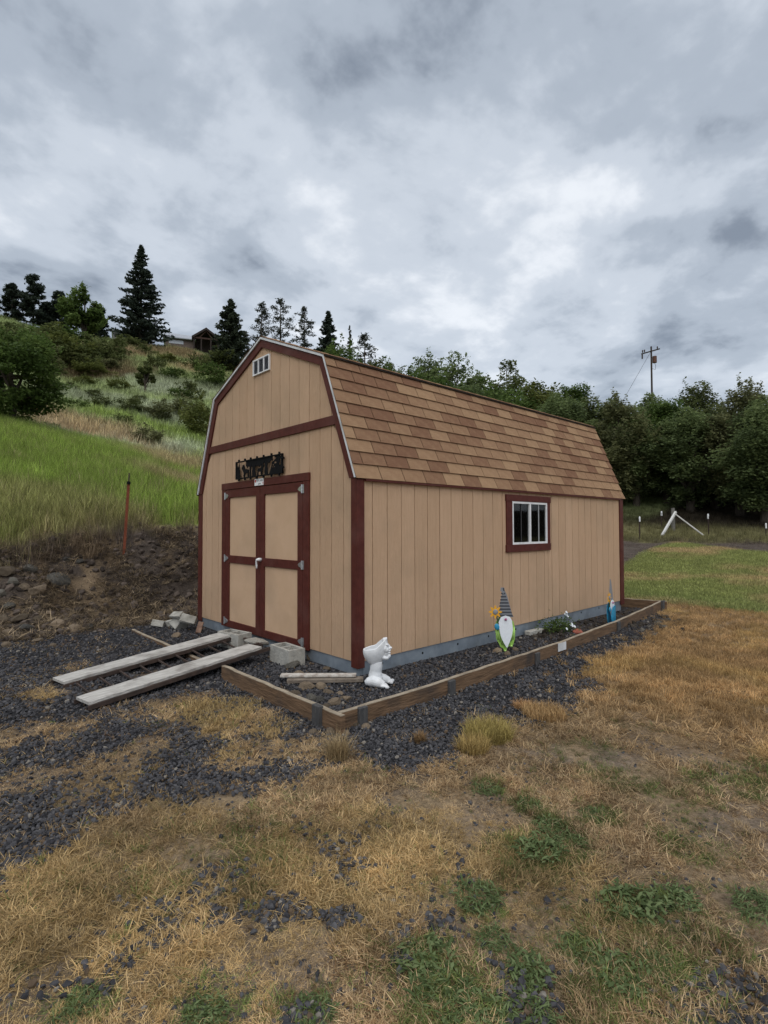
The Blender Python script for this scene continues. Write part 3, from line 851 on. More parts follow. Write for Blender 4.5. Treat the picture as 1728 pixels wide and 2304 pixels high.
trees |= pip([(.74, .05), (.80, .62), (.86, .9), (.98, .9), (.98, .05)]) & (nn < .66)
plate(trees, 'tree_figure', -.027, -.019)
for s_ in (.07, .21, .34, .48, .62, .78, .935):
    for z0, z1 in ((SZ0+SH, SZ0+SH+.024), (SZ0-.024, SZ0)):
        MB().tube([(-.023, SY0-s_*SW, z0), (-.023, SY0-s_*SW, z1)], .014, 8).build('knob', 'blackm', sg)
for t_ in (.28, .76):
    for y in (SY0-SW-.02,):
        MB().tube([(-.023, y, SZ0+t_*SH), (-.023, y+.02, SZ0+t_*SH)], .014, 8).build('knob', 'blackm', sg)

#%%OBJECTS
# ------------------------------------------------------------------ timber edging round the gravel bed
def wavy_board(name, pts, z0, z1, th, parent, mat_='board', n=14):
    """board along pts in plan with slightly uneven edges; pale top as a sub-part"""
    P = [Vector((p[0], p[1])) for p in pts]
    ln = [0]
    for a, c in zip(P, P[1:]): ln.append(ln[-1]+(c-a).length)
    m = MB(); rows = []
    tm = MB()
    for i in range(n+1):
        s = ln[-1]*i/n
        k = max(j for j in range(len(P)-1) if ln[j] <= s+1e-9)
        t = (s-ln[k])/(ln[k+1]-ln[k]); p = P[k].lerp(P[k+1], t); d = (P[k+1]-P[k]).normalized(); q = Vector((-d.y, d.x))*th/2
        w = random.uniform(-.004, .004)
        za, zb = z0 if not callable(z0) else z0(s), z1 if not callable(z1) else z1(s)
        p = p+q.normalized()*random.uniform(-.003, .003)
        rows.append((p, q, za, zb+w))
    def strip(m, f):
        o = len(m.v)
        for r in rows: m.v += [tuple(map(float, v)) for v in f(*r)]
        for i in range(n):
            for a in range(4):
                m.f.append((o+i*4+a, o+i*4+(a+1) % 4, o+(i+1)*4+(a+1) % 4, o+(i+1)*4+a))
        m.f += [(o, o+3, o+2, o+1), (o+n*4, o+n*4+1, o+n*4+2, o+n*4+3)]
    strip(m, lambda p, q, a, c: [(p.x-q.x, p.y-q.y, a), (p.x+q.x, p.y+q.y, a), (p.x+q.x, p.y+q.y, c-.005), (p.x-q.x, p.y-q.y, c-.005)])
    strip(tm, lambda p, q, a, c: [(p.x-q.x*.97, p.y-q.y*.97, c-.0048), (p.x+q.x*.97, p.y+q.y*.97, c-.0048), (p.x+q.x*.9, p.y+q.y*.9, c), (p.x-q.x*.9, p.y-q.y*.9, c)])
    o = m.build(name, mat_, parent)
    tm.build('worn_top', 'boardtop', o)
    return o
ed = thing('timber_edging', 'weathered brown plank edging on stakes around the gravel bed beside the shed', 'edging', (1.0, -.85, 0))
wavy_board('board', [(-.953, -.985), (-.953, .86)], -.03, .138, .040, ed)
wavy_board('board', [(-.930, -.905), (.2, -.905), (1.2, -.868), (2.32, -.822)], -.03, .138, .038, ed, n=22)
wavy_board('board', [(2.325, -.822), (4.3, -.685), (6.44, -.430)], -.02, lambda s: .138+.006*s, .038, ed, n=22)
wavy_board('board', [(6.46, -.52), (6.28, .40)], -.02, .165, .038, ed)
for x, y, h, s_ in ((-.985, -.72, .155, (.022, .045)), (-.735, -.932, .135, (.04, .02)), (.275, -.93, .13, (.04, .02)), (1.75, -.868, .115, (.04, .02)), (4.06, -.732, .14, (.04, .02)), (6.42, -.475, .175, (.05, .022))):
    MB().box((x-s_[0], y-s_[1], -.06), (x+s_[0], y+s_[1], h)).build('stake', 'stake', ed, bevel=.004)
MB().box((2.22, -.8535, .045), (2.40, -.8505, .135)).build('splice_plate', 'drip', ed)
ed2 = thing('timber_edging', 'low worn plank edging running under the ramp left of the shed doors', 'edging', (-.87, 2.5, 0))
wavy_board('board', [(-.880, 1.20), (-.868, 2.5), (-.850, 3.86)], -.05, lambda s: .06-.005*s, .04, ed2)

# ------------------------------------------------------------------ ramp of two planks on iron rails
rp_ = thing('loading_ramp', 'two grey weathered planks on a rusty iron frame leading up to the shed doors', 'ramp', (-1.3, 1.6, 0))
A0, A1 = Vector((-2.165, 1.70, .062)), Vector((-.36, 2.04, .185))
B0, B1 = Vector((-2.145, .92, .062)), Vector((-.42, 1.235, .185))
def plank(p0, p1, w):
    d = (p1-p0).normalized(); sd_ = d.cross(Vector((0, 0, 1))).normalized(); up = sd_.cross(d)
    m = MB(); n = 16; rows = []
    for i in range(n+1):
        p = p0.lerp(p1, i/n)+up*random.uniform(-.0015, .0015)
        wl, wr = w/2+random.uniform(-.004, .003), w/2+random.uniform(-.004, .003)
        rows += [p-sd_*wl-up*.024, p+sd_*wr-up*.024, p+sd_*wr, p-sd_*wl]
    fs = []
    for i in range(n):
        for a in range(4): fs.append((i*4+a, i*4+(a+1) % 4, (i+1)*4+(a+1) % 4, (i+1)*4+a))
    fs += [(0, 3, 2, 1), (n*4, n*4+1, n*4+2, n*4+3)]
    m.add(rows, fs)
    return m
for p0, p1 in ((A0, A1), (B0, B1)):
    plank(p0, p1, .235).build('plank', 'grayw', rp_)
    d = (p1-p0).normalized(); sd_ = d.cross(Vector((0, 0, 1))).normalized()
    for s_ in (-.125, .125):
        MB().obox(p0+sd_*s_+Vector((-.01, 0, -.026)), p1+d*.16+sd_*s_+Vector((0, 0, -.026)), .022, .034, top=True).build('side_rail', 'iron', rp_)
for k in range(9):
    t = .07+k*.108
    a = A0.lerp(A1, t)+Vector((0, -.13, -.045)); c = B0.lerp(B1, t)+Vector((0, .13, -.045))
    MB().obox(a, c, .014, .014).build('rung', 'iron', rp_)
MB().obox(A1+Vector((.12, -.1, -.04)), B1+Vector((.14, .1, -.04)), .03, .03).build('crossbar', 'iron', rp_)

# ------------------------------------------------------------------ concrete blocks and rubble by the doors
def block_mesh():
    m = MB()
    xs = [0, .03, .185, .215, .37, .40]; ys = [0, .03, .165, .195]
    m.cells(xs, ys, lambda i, j: not (j == 1 and i in (1, 3)), lambda x, y: (x-.2, y-.0975, 0), lambda x, y: (x-.2, y-.0975, .19))
    return m.mesh('concrete_block', 'block', bevel=0)
bmh = block_mesh()
tag(link('concrete_block', bmh, None, (-.275, 1.985, .012), (0, 0, math.radians(100))), 'hollow concrete block carrying the ramp plank farther from the white planter', 'block', 'concrete blocks under the ramp')
tag(link('concrete_block', bmh, None, (-.205, .93, .0), (0, 0, math.radians(88))), 'hollow concrete block at the foot of the right door casing', 'block', 'concrete blocks under the ramp')
def rock_mesh(seed, sub=2, jag=.32, flat=.7):
    r = random.Random(seed); bm = bmesh.new()
    bmesh.ops.create_icosphere(bm, subdivisions=sub, radius=1)
    cuts_ = [(Vector((r.gauss(0, 1), r.gauss(0, 1), r.gauss(0, 1))).normalized(), r.uniform(.55, .9)) for _ in range(9)]
    for v in bm.verts:
        for n, d in cuts_:
            k = v.co.dot(n)
            if k > d: v.co -= n*(k-d)
        v.co *= 1+r.uniform(-jag, jag)*.18
        v.co.z *= flat
    me = bpy.data.meshes.new('rock'); bm.to_mesh(me); bm.free()
    return me
RM = [rock_mesh(100+i) for i in range(5)]
RG = [m.copy() for m in RM]
for m in RM: m.materials.append(MT['rockb'])
for m in RG: m.materials.append(MT['rockg'])
def rock(x, y, s, label, group, grey=False, dz=.25, st=None, z=None):
    o = link('rock', random.choice(RG if grey else RM), None, (x, y, (tz(x, y) if z is None else z)+s*dz), (random.uniform(-.3, .3), random.uniform(-.3, .3), random.uniform(0, 6.28)))
    q = st or (random.uniform(.85, 1.35), random.uniform(.75, 1.05), random.uniform(.75, 1.1))
    o.scale = (s*q[0], s*q[1], s*q[2])
    return tag(o, label, 'rock', group)
slab = rock(-.235, 1.52, .12, 'pale flat stone lying between the two concrete blocks under the doors', None, z=.12, st=(.8, 1.5, .5))
slab.data = RG[2].copy(); slab.data.materials.clear(); slab.data.materials.append(MT['block'])
# broken block pieces left of the doors
def shard(pts, h, loc, rot, label):
    m = MB().prism(pts, lambda x, y: (x, y, 0), lambda x, y: (x*.96, y*.97, h))
    o = m.build('broken_block', 'block', None, bevel=.006)
    o.location = loc; o.rotation_euler = rot
    return tag(o, label, 'rubble', 'broken concrete block pieces by the shed corner')
Lp = [(0, 0), (.20, 0), (.20, .04), (.05, .045), (.045, .17), (0, .17)]
Cp = [(0, 0), (.24, .01), (.23, .05), (.06, .05), (.055, .12), (.22, .125), (.21, .165), (.01, .16)]
shard(Lp, .12, (-.40, 3.52, .03), (.5, .35, .4), 'L-shaped broken concrete block piece at the near end of the rubble pile')
shard(Cp, .10, (-.28, 3.45, .10), (.9, .1, 1.9), 'broken concrete block piece tilted on top of the rubble pile')
shard(Cp, .11, (-.16, 3.40, .06), (.35, -.3, 2.6), 'hollow broken concrete block piece propped beside the shed corner')
shard(Lp, .09, (-.45, 3.85, .02), (.2, .2, 1.0), 'low broken concrete block piece farthest from the shed in the rubble pile')
shard(Lp, .13, (-.22, 3.75, .03), (-.3, .25, 2.2), 'broken concrete block piece behind the rubble pile')
o = MB().box((-.035, -.11, -.02), (.035, .11, .02)).build('timber_offcut', mat('reddish_offcut', (.12, .07, .05), (.22, .14, .10), bump=.4), None, bevel=.004)
o.location = (-.20, 3.16, .075); o.rotation_euler = (.55, .2, -.5); tag(o, 'short reddish timber offcut leaning on the concrete rubble', 'offcut')
rock(-.55, 3.05, .07, 'lone brown rock lying in the gravel below the concrete rubble', None)
# long pale lath lying by the corner, on another plank
o = MB().obox((-.62, .38, .075), (-.10, -.095, .075), .075, .022).build('wood_lath', mat('peeling_white_lath', (.42, .38, .33), (.6, .57, .52), scale=9, stretch=(3, 3, 3), bump=.4, dirt=((.18, .11, .08), 12, .8)), None, bevel=.003)
tag(o, 'pale peeling wooden lath lying flat by the shed corner', 'lath')
o = MB().obox((-.60, .30, .040), (-.06, -.15, .040), .085, .034).build('wood_plank', mat('dark_under_plank', (.15, .12, .095), (.24, .2, .16), bump=.4), None, bevel=.003)
tag(o, 'brown plank under the peeling lath beside the white planter', 'plank')
for u, v, s in ((660, 1498, .085), (700, 1480, .075), (672, 1516, .06), (735, 1505, .05), (640, 1560, .06)):
    p = onz(u, v, .03); rock(p[0], p[1], s, 'dark brown rock by the concrete block near the shed corner', 'rocks by the shed corner', random.random() < .4)
for u, v, s in ((690, 1545, .075), (722, 1545, .06), (738, 1555, .045), (720, 1572, .05), (752, 1580, .07), (778, 1570, .055), (700, 1570, .055), (735, 1588, .04), (665, 1560, .05), (712, 1590, .045), (765, 1558, .04)):
    p = onz(u, v, .03); rock(p[0], p[1]+.0, s, 'brown rock in the heap inside the near corner of the plank edging', 'rocks inside the edging corner', random.random() < .35)
for u, v, s in ((808, 1610, .04), (833, 1606, .04), (800, 1636, .04), (825, 1640, .045), (780, 1655, .035), (845, 1597, .035), (745, 1652, .05), (1070, 1540, .03), (1250, 1468, .035), (705, 1650, .04)):
    p = onz(u, v, .0); rock(p[0], p[1], s, 'small tan rock on the gravel outside the plank edging', 'small rocks outside the edging', False)
for u, v, s in ((1118, 1466, .06), (1160, 1462, .05), (1142, 1472, .05)):
    p = onz(u, v, .02); rock(p[0], p[1], s, 'brown rock at the feet of the striped-hat gnome', 'rocks at the gnome', False)
p = onz(1300, 1422, .03); q = rock(p[0], p[1], .085, 'reddish clay-coloured stone beside the white flowers', None)
q.data = RM[1].copy(); q.data.materials.clear(); q.data.materials.append(MT['clay'])
o = MB().box((-.16, -.045, 0), (.16, .045, .055)).build('paver_brick', 'block', None, bevel=.006); o.location = (3.02, -.06, .02); o.rotation_euler = (0, 0, -.05); tag(o, 'pale paver lying along the steel base rail near the flowers', 'paver')
# rocks along the foot of the bank
for u, v, s, g in ((15, 1290, .17, 0), (85, 1330, .16, 0), (150, 1262, .11, 1), (180, 1265, .10, 1), (55, 1328, .10, 0), (130, 1312, .22, 1), (70, 1290, .15, 1), (30, 1318, .15, 1), (45, 1395, .13, 0), (85, 1400, .1, 0), (130, 1412, .16, 0), (170, 1420, .13, 0), (20, 1425, .12, 0), (100, 1430, .11, 0), (60, 1420, .12, 1), (5, 1400, .13, 0), (150, 1398, .1, 0), (200, 1415, .1, 1), (110, 1385, .1, 0), (40, 1440, .1, 0), (85, 1445, .08, 0), (160, 1355, .07, 0), (20, 1365, .1, 1), (240, 1405, .06, 1), (120, 1455, .07, 0), (15, 1455, .09, 0), (0, 1340, .12, 1), (65, 1360, .08, 0)):
    hx, hy, hz = hit(u, v)
    rock(hx, hy, s*.85, ('large brown field rock on the earth bank' if s >= .15 else 'fist-sized brown field rock along the foot of the earth bank' if s > .1 else 'small brown field rock along the foot of the earth bank') if not g else ('largest dark grey rock half sunk in the earth bank' if s > .2 else 'big dark grey rock half sunk in the earth bank' if s >= .13 else 'small dark grey rock half sunk in the earth bank'), 'brown rocks at the bank' if not g else 'grey rocks in the bank', bool(g), dz=.15)
# soil spilling out at the far end of the edging
for u, v, s in ((1480, 1400, .07), (1495, 1410, .06), (1462, 1408, .06), (1445, 1415, .05), (1505, 1395, .07), (1470, 1425, .05), (1430, 1430, .05), (1520, 1400, .045)):
    p = onz(u, v, .03); rock(p[0], p[1], s, 'mossy dark lump of soil and stone at the far end of the plank edging', 'lumps at the end of the edging', True, dz=.1)

# ------------------------------------------------------------------ white head planter with feet
def remeshed(mb, name, m, voxel, smooth_it=4):
    me = mb.mesh(name, m)
    o = bpy.data.objects.new(name, me); COL.objects.link(o)
    r = o.modifiers.new('r', 'REMESH'); r.mode = 'VOXEL'; r.voxel_size = voxel
    s_ = o.modifiers.new('s', 'SMOOTH'); s_.iterations = smooth_it; s_.factor = .5
    bpy.context.view_layer.update()
    me2 = bpy.data.meshes.new_from_object(o.evaluated_get(bpy.context.evaluated_depsgraph_get()))
    bpy.data.objects.remove(o)
    me2.materials.clear(); me2.materials.append(MT[m])
    me2.polygons.foreach_set('use_smooth', [True]*len(me2.polygons))
    return me2
pl = thing('head_planter', 'white face-shaped planter standing on two bare feet at the shed corner', 'planter', (-.05, -.33, .018), math.radians(-40))
# bowl: thick open shell whose rim rises towards the forehead
m = MB(); seg = 48
def shell(ang, t, inner):
    """t runs 0 at the foot of the bowl to 1 at the rim"""
    c, sn = math.cos(ang), math.sin(ang)
    rim = .350+.020*c+.070*max(0.0, c-.1)**.8
    z = .203+(rim-.203)*t
    r_ = .108*math.sin(min(1, .30+.78*t)*math.pi/2)**.9*(1-.06*t*t)
    if inner:
        r_ = max(.004, r_-.013); z = max(z, .245)
    fwd = .030*t*max(0, c)**.7*(1-.75*t)                   # front bulges into the jaw, leans back at the forehead
    return (-.020+r_*c*1.04+fwd, r_*.86*sn, z)
ring_t = [(0, 0), (.12, 0), (.28, 0), (.45, 0), (.62, 0), (.8, 0), (.92, 0), (1, 0), (1, 1), (.85, 1), (.65, 1), (.45, 1), (.25, 1)]
vs_ = [shell(2*math.pi*k/seg, t, i) for t, i in ring_t for k in range(seg)]
fs_ = []
for i in range(len(ring_t)-1):
    for k in range(seg):
        fs_.append((i*seg+k, i*seg+(k+1) % seg, (i+1)*seg+(k+1) % seg, (i+1)*seg+k))
fs_.append(tuple(range(seg))[::-1]); fs_.append(tuple((len(ring_t)-1)*seg+k for k in range(seg)))
m.add(vs_, fs_)
def E_(c, r_, ry=0):
    m.ell(c, r_, 16, 10, Matrix.Rotation(ry, 3, 'Y'))
E_((.073, 0, .392), (.025, .055, .042), -.30)      # forehead
E_((.070, 0, .345), (.034, .066, .055), 0)         # face mass
E_((.086, .030, .378), (.019, .030, .012), .45); E_((.086, -.030, .378), (.019, .030, .012), .45)   # brow ridge
E_((.104, 0, .360), (.013, .012, .034), -.62)      # nose ridge
E_((.122, 0, .340), (.018, .016, .012), .25)       # nose tip
E_((.109, .014, .335), (.012, .010, .009)); E_((.109, -.014, .335), (.012, .010, .009))
E_((.082, .038, .330), (.024, .022, .026)); E_((.082, -.038, .330), (.024, .022, .026))   # cheeks
E_((.109, 0, .316), (.019, .027, .0085), -.2)      # upper lip
E_((.107, 0, .298), (.019, .024, .0095), .15)      # lower lip
E_((.078, 0, .300), (.028, .046, .040))
E_((.106, 0, .268), (.021, .025, .021))            # chin
E_((.066, 0, .258), (.046, .052, .026), .30)       # jaw
bowl = link('bowl', remeshed(m, 'bowl', 'ceramic', .0038, 2), pl)
m = MB()
m.tube([(-.012, 0, .06), (-.016, 0, .10), (-.012, 0, .135), (-.006, 0, .175), (-.004, 0, .220)], [.066, .062, .054, .056, .054], 16)
for s_, fx, ang in ((1, .045, .20), (-1, -.010, -.25)):
    R_ = Matrix.Rotation(ang, 3, 'Z')
    def P_(x, y, z):
        v = R_ @ Vector((x, y, 0)); return (fx-.02+v.x, .046*s_+v.y, z)
    m.tube([P_(-.078, 0, .035), P_(-.05, 0, .046), P_(-.005, 0, .056), P_(.045, 0, .042), P_(.092, 0, .026)], [.022, .040, .050, .045, .030], 14)
    m.ell(P_(.085, 0, .022), (.042, .044, .022), 14, 8)
    for k in range(5):
        yk = (-.036+.0185*k)*s_; ln_ = .130-.008*k
        m.ell(P_(ln_, -yk, .016), (.021, .0105-.0006*k, .0145), 10, 6)
feet = link('feet', remeshed(m, 'feet', 'ceramic', .0042, 2), pl)
for s_ in (-1, 1):
    MB().ell((.1005, .026*s_, .358), (.006, .012, .005), 10, 6).build('eye', mat('grey_glaze', (.42, .42, .44)), pl, local=True, smooth=True)

# ------------------------------------------------------------------ garden gnomes cut from sheet metal
def bend(x, z, k, y0=0.0):
    return (x*1.2, y0+k*x*x, z)
def sheet(poly, parent, name, m, y0, th, k=0.0, sub=None, smooth=False):
    mb = MB()
    # finer outline
    pts = []
    for i, p in enumerate(poly):
        q = poly[(i+1) % len(poly)]
        for t in (0, .5): pts.append((p[0]+(q[0]-p[0])*t, p[1]+(q[1]-p[1])*t))
    mb.prism(pts, lambda x, z: bend(x, z, k, y0), lambda x, z: bend(x, z, k, y0+th))
    return mb.build(name, m, parent, local=True)
C = {n: mat('gnome_'+n, c, tuple(min(1, q*1.12) for q in c), rough=.45, scale=30, spec=.4) for n, c in dict(white=(.74, .78, .82), grey=(.22, .23, .25), charcoal=(.05, .055, .065), green=(.30, .52, .10), lime=(.42, .66, .18), yellow=(.72, .36, .03), blue=(.03, .25, .42), purple=(.32, .06, .17), leaf=(.03, .08, .03), darkblue=(.01, .12, .2)).items()}
def gnome(loc, rz, label, body, second):
    g = thing('garden_gnome', label, 'gnome', loc, rz)
    MB().tube([(-.02, .02, -.12), (-.02, .02, .25)], .006, 6).build('ground_spike', 'iron', g, local=True)
    MB().tube([(.04, .02, -.12), (.04, .02, .25)], .006, 6).build('ground_spike', 'iron', g, local=True)
    lobes = [(-.085, .34), (-.095, .24), (-.085, .14), (-.06, .085), (-.045, .05), (-.02, .03), (-.012, .0), (.012, .002), (.018, .045), (.045, .06), (.06, .05), (.075, .075), (.09, .14), (.097, .24), (.08, .34), (0, .40)]
    sheet(lobes, g, 'robe', C[body], .006, .006, 0)
    if not second:
        for k in range(9):
            x = -.082+.021*k
            z1 = .30-.2*abs(x); z0 = .06+2.6*x*x*4+(.015 if k % 2 else 0)
            MB().tube([bend(x, z1, 1.6, .002), bend(x*.96, (z0+z1)/2, 1.6, -.004), bend(x*.86, z0, 1.6, .001)], [.008, .0125, .009], 8).build('robe_fold', C['lime'], g, local=True, smooth=True)
        for x, z in ((-.003, .008), (.068, .062)):
            MB().ell((x, -.006, z), (.014, .012, .012), 10, 6).build('shoe', C['lime'], g, local=True, smooth=True)
    else:
        mb = MB()
        mb.prism([(.07*math.cos(t), .19+.15*math.sin(t)) for t in np.linspace(0, 2*math.pi, 24, endpoint=False)], lambda x, z: bend(x, z, 5, -.07), lambda x, z: bend(x, z, 5, -.062))
        mb.build('robe_front', C['blue'], g, local=True)
    rb = [(.0, .415), (-.045, .395), (-.066, .34), (-.062, .28), (-.055, .22), (-.044, .17), (-.03, .13), (-.012, .09), (.004, .055), (.014, .05), (.028, .09), (.044, .135), (.058, .19), (.068, .25), (.064, .31), (.06, .36), (.04, .40)]
    sheet(rb, g, 'beard', C['white'], -.034, .006, 0)
    MB().ell((.0, -.042, .372), (.015, .013, .014), 12, 8).build('nose', C['purple'], g, local=True, smooth=True)
    hat = [(-.078, .395), (.078, .395), (.062, .44), (.045, .52), (.028, .60), (.012, .665), (-.006, .705), (-.022, .715), (-.03, .66), (-.04, .60), (-.056, .50), (-.07, .43)]
    h = sheet(hat, g, 'hat', C['grey'], -.016, .006, 0)
    if not second:
        for k in range(8):
            z = .405+k*.036; w = .075*(1-(z-.395)/.36); xm = -.008*(k/3)
            MB().prism([(xm-w, z), (xm+w, z), (xm+w*.93, z+.018), (xm-w*.93, z+.018)], lambda x, z: bend(x, z, 0, -.019), lambda x, z: bend(x, z, 0, -.0165)).build('hat_stripe', C['charcoal'], g, local=True)
        MB().prism([(-.055, .70), (-.02, .66), (-.004, .695), (-.012, .735), (-.05, .735)], lambda x, z: (x, -.026, z), lambda x, z: (x, -.020, z)).build('hat_tip', C['grey'], g, local=True)
        MB().prism([(-.026, .70), (-.008, .695), (-.012, .73), (-.028, .732)], lambda x, z: (x, -.0285, z), lambda x, z: (x, -.0265, z)).build('hat_hole', C['charcoal'], g, local=True)
    # sunflower on a stem, held by a mitten
    fx, fz = (-.115, .455)
    MB().tube([(-.075, -.02, .30), (-.09, -.022, .36), (fx, -.022, fz)], .007, 6).build('flower_stem', C['leaf'], g, local=True)
    MB().prism([(-.10, .33), (-.06, .37), (-.045, .41), (-.075, .395)], lambda x, z: (x, -.024, z), lambda x, z: (x, -.020, z)).build('flower_leaf', C['leaf'], g, local=True)
    rr_ = []
    for k in range(32):
        t = 2*math.pi*k/32; q = .060+.021*math.cos(8*t)
        rr_.append((fx+q*math.cos(t), fz+q*math.sin(t)))
    MB().prism(rr_, lambda x, z: (x, -.030, z), lambda x, z: (x, -.026, z)).build('flower', C['yellow'], g, local=True)
    MB().ell((fx, -.032, fz), (.030, .008, .032), 14, 8).build('flower_eye', C['grey'], g, local=True, smooth=True)
    MB().ell((-.098, -.03, .285), (.030, .012, .038), 12, 8, Matrix.Rotation(-.3, 3, 'Y')).build('mitten', C['blue'], g, local=True, smooth=True)
    return g
gnome((1.90, -.37, .02), math.radians(-46), 'metal garden gnome with grey striped hat, white beard and green robe', 'green', False)
gnome((4.33, -.50, -.02), math.radians(5), 'metal garden gnome in a blue robe turned side-on near the far end of the wall', 'blue', True)

# ------------------------------------------------------------------ posts and fence
hx, hy, hz = hit(277, 1252)
ps = thing('fence_post', 'leaning rusty red steel post on the earth bank left of the shed', 'post', (hx, hy, hz))
top_ = Vector((0, 0, zat(290, 1086, math.hypot(hx-CAM[0], hy-CAM[1]))-hz)); lean = (-_r0*-.03)
k_ = Vector((_r0[0]*.085, _r0[1]*.085, 0))
m = MB(); h_ = top_.z
m.obox((0, 0, -.25), Vector((0, 0, h_))+k_, .045, .012, up=(0, 1, 0)); m.obox((0, .012, -.25), Vector((0, .012, h_))+k_, .012, .035, up=(0, 1, 0))
m.build('shaft', 'rust', ps, local=True)
MB().tube([Vector((0, 0, h_-.03))+k_, Vector((0, 0, h_+.02))+k_*1.02], .033, 8).build('insulator', 'blackm', ps, local=True)
MB().tube([Vector((0.0, 0, h_))+k_, Vector((0.0, 0, h_+.17))+k_*1.1], .012, 6).build('bare_tip', 'iron', ps, local=True)
def tpost(u, vb, vt, label):
    x, y, z = hit(u, vb); d = math.hypot(x-CAM[0], y-CAM[1]); h = zat(u, vt, d)-z
    t = thing('fence_post', label, 'post', (x, y, z), random.uniform(0, 3), 'capped steel fence posts by the trees')
    m = MB(); m.obox((0, 0, -.3), (0, 0, h-.1), .045, .016, up=(0, 1, 0)); m.obox((0, .015, -.3), (0, .015, h-.1), .016, .04, up=(0, 1, 0))
    m.build('shaft', 'iron', t, local=True)
    MB().tube([(0, 0, h-.22), (0, 0, h-.04), (0, 0, h)], [.035, .035, .02], 8).build('cap', 'white', t, local=True)
tpost(1440, 1217, 1162, 'white-capped steel fence post just right of the shed wall')
tpost(1489, 1190, 1150, 'white-capped steel fence post close behind the braced wooden post')
tpost(1594, 1205, 1156, 'white-capped steel fence post beyond the long diagonal brace')
tpost(1724, 1206, 1177, 'pale capped steel fence post farthest from the shed')
bx, by, bz = hit(1515, 1196)
bd = math.hypot(bx-CAM[0], by-CAM[1]); bh = zat(1515, 1143, bd)-bz
br = thing('brace_post', 'wooden corner fence post held by two pale diagonal braces', 'post', (bx, by, bz))
MB().tube([(0, 0, -.3), (0, 0, bh)], [.085, .075], 10).build('post', 'trunkpost', br, local=True)
e1 = Vector(hit(1489, 1206))-Vector((bx, by, bz)); e2 = Vector(hit(1585, 1207))-Vector((bx, by, bz))
MB().obox((0, -.12, bh-.18), e1, .085, .085).build('brace', mat('white_brace', (.55, .55, .53), (.66, .65, .62)), br, local=True)
MB().tube([(0, 0, bh-.2), e2], [.03, .035], 8).build('brace', 'palewood', br, local=True)

# ------------------------------------------------------------------ utility pole
px_, py_ = at(1472, 58); pz_ = tz(px_, py_); ph = zat(1470, 779, 58)-pz_
up = thing('utility_pole', 'dark wooden utility pole with crossarm and transformer above the hedge trees', 'pole', (px_, py_, pz_))
MB().tube([(0, 0, -.5), (0, 0, ph)], [.115, .075], 10).build('pole', 'pole', up, local=True)
ca_ = Vector((_r0[0], _r0[1], 0)); da_ = Vector((_f[0], _f[1], 0)).normalized()
MB().obox(ca_*-.58+da_*.8+Vector((0, 0, ph-.48)), ca_*.42-da_*.8+Vector((0, 0, ph-.50)), .09, .10).build('crossarm', 'pole', up, local=True)
for s_ in (-.54, -.42, .38):
    q = ca_*s_+da_*(.7*(-s_/.6)) + Vector((0, 0, ph-.40))
    MB().tube([q, q+Vector((0, 0, .22)), q+Vector((0, 0, .26))], [.05, .07, .03], 8).build('insulator', 'iron', up, local=True)
MB().tube([ca_*-.55+da_*.7+Vector((0, 0, ph-1.0)), ca_*-.55+da_*.7+Vector((0, 0, ph-.55))], .07, 8).build('cutout_fuse', 'iron', up, local=True)
MB().tube([ca_*.32+Vector((0, 0, ph-1.62)), ca_*.32+Vector((0, 0, ph-.98))], .20, 12).build('transformer', mat('brown_transformer', (.10, .05, .035), (.14, .07, .05)), up, local=True)
MB().tube([ca_*.32+Vector((0, 0, ph-1.62)), ca_*.42+Vector((0, 0, ph-1.95)), ca_*.36+Vector((0, 0, ph-2.3)), ca_*.1+Vector((0, 0, ph-2.2))], .018, 5).build('drop_wire', 'iron', up, local=True)
MB().tube([ca_*-.1+Vector((0, 0, ph-.6)), ca_*-2.4+da_*3+Vector((0, 0, ph-6.2)), ca_*-4.6+da_*6+Vector((0, 0, 0))], .014, 5).build('guy_wire', 'iron', up, local=True)

# ------------------------------------------------------------------ houses on the ridge
def place(u, d):
    x, y = at(u, d); return x, y, tz(x, y)
D = 112
hx, hy = at(428, D); hz = zat(428, 779, D)
a_ = azim(428)-math.pi/2       # local x runs to the right as seen from the garden, local y away from it
def hw(px): return px/FPX*D/math.cos(azim(428)-YAW)
hs = thing('ridge_house', 'brown house with grey metal roof and dark timber gabled porch on the hill crest', 'house', (hx, hy, hz), a_)
x0, x1 = hw(377-428), hw(434-428); w_ = x1-x0
MB().box((x0+.3, 0, -3), (x1, 6, hw(14))).build('wall', mat('house_wall', (.13, .095, .08), (.17, .13, .11)), hs, local=True)
MB().add([(x0-.2, -.6, hw(13)), (x1+.2, -.6, hw(13)), (x1+.2, 3, hw(31)), (x0-.2, 3, hw(33)), (x0-.2, 6.6, hw(13)), (x1+.2, 6.6, hw(13)), (x0-.2, -.6, hw(11.5)), (x1+.2, -.6, hw(11.5)), (x0-.2, 6.6, hw(11.5)), (x1+.2, 6.6, hw(11.5))],
         [(0, 1, 2, 3), (3, 2, 5, 4), (0, 6, 7, 1), (4, 5, 9, 8), (0, 3, 4, 8, 6), (1, 7, 9, 5, 2), (6, 8, 9, 7)]).build('roof', mat('grey_metal_roof', (.30, .32, .36), (.37, .39, .42), rough=.5), hs, local=True)
p0, p1 = hw(431-428), hw(479-428); pm = (p0+p1)/2
dk = mat('dark_timber', (.022, .015, .012), (.035, .024, .02))
MB().prism([(p0-.3, hw(13)), (pm, hw(33)), (p1+.5, hw(13)), (p1+.3, hw(10)), (pm, hw(28)), (p0-.1, hw(10))], lambda x, z: (x, -2.5, z), lambda x, z: (x, 5, z)).build('porch_roof', dk, hs, local=True)
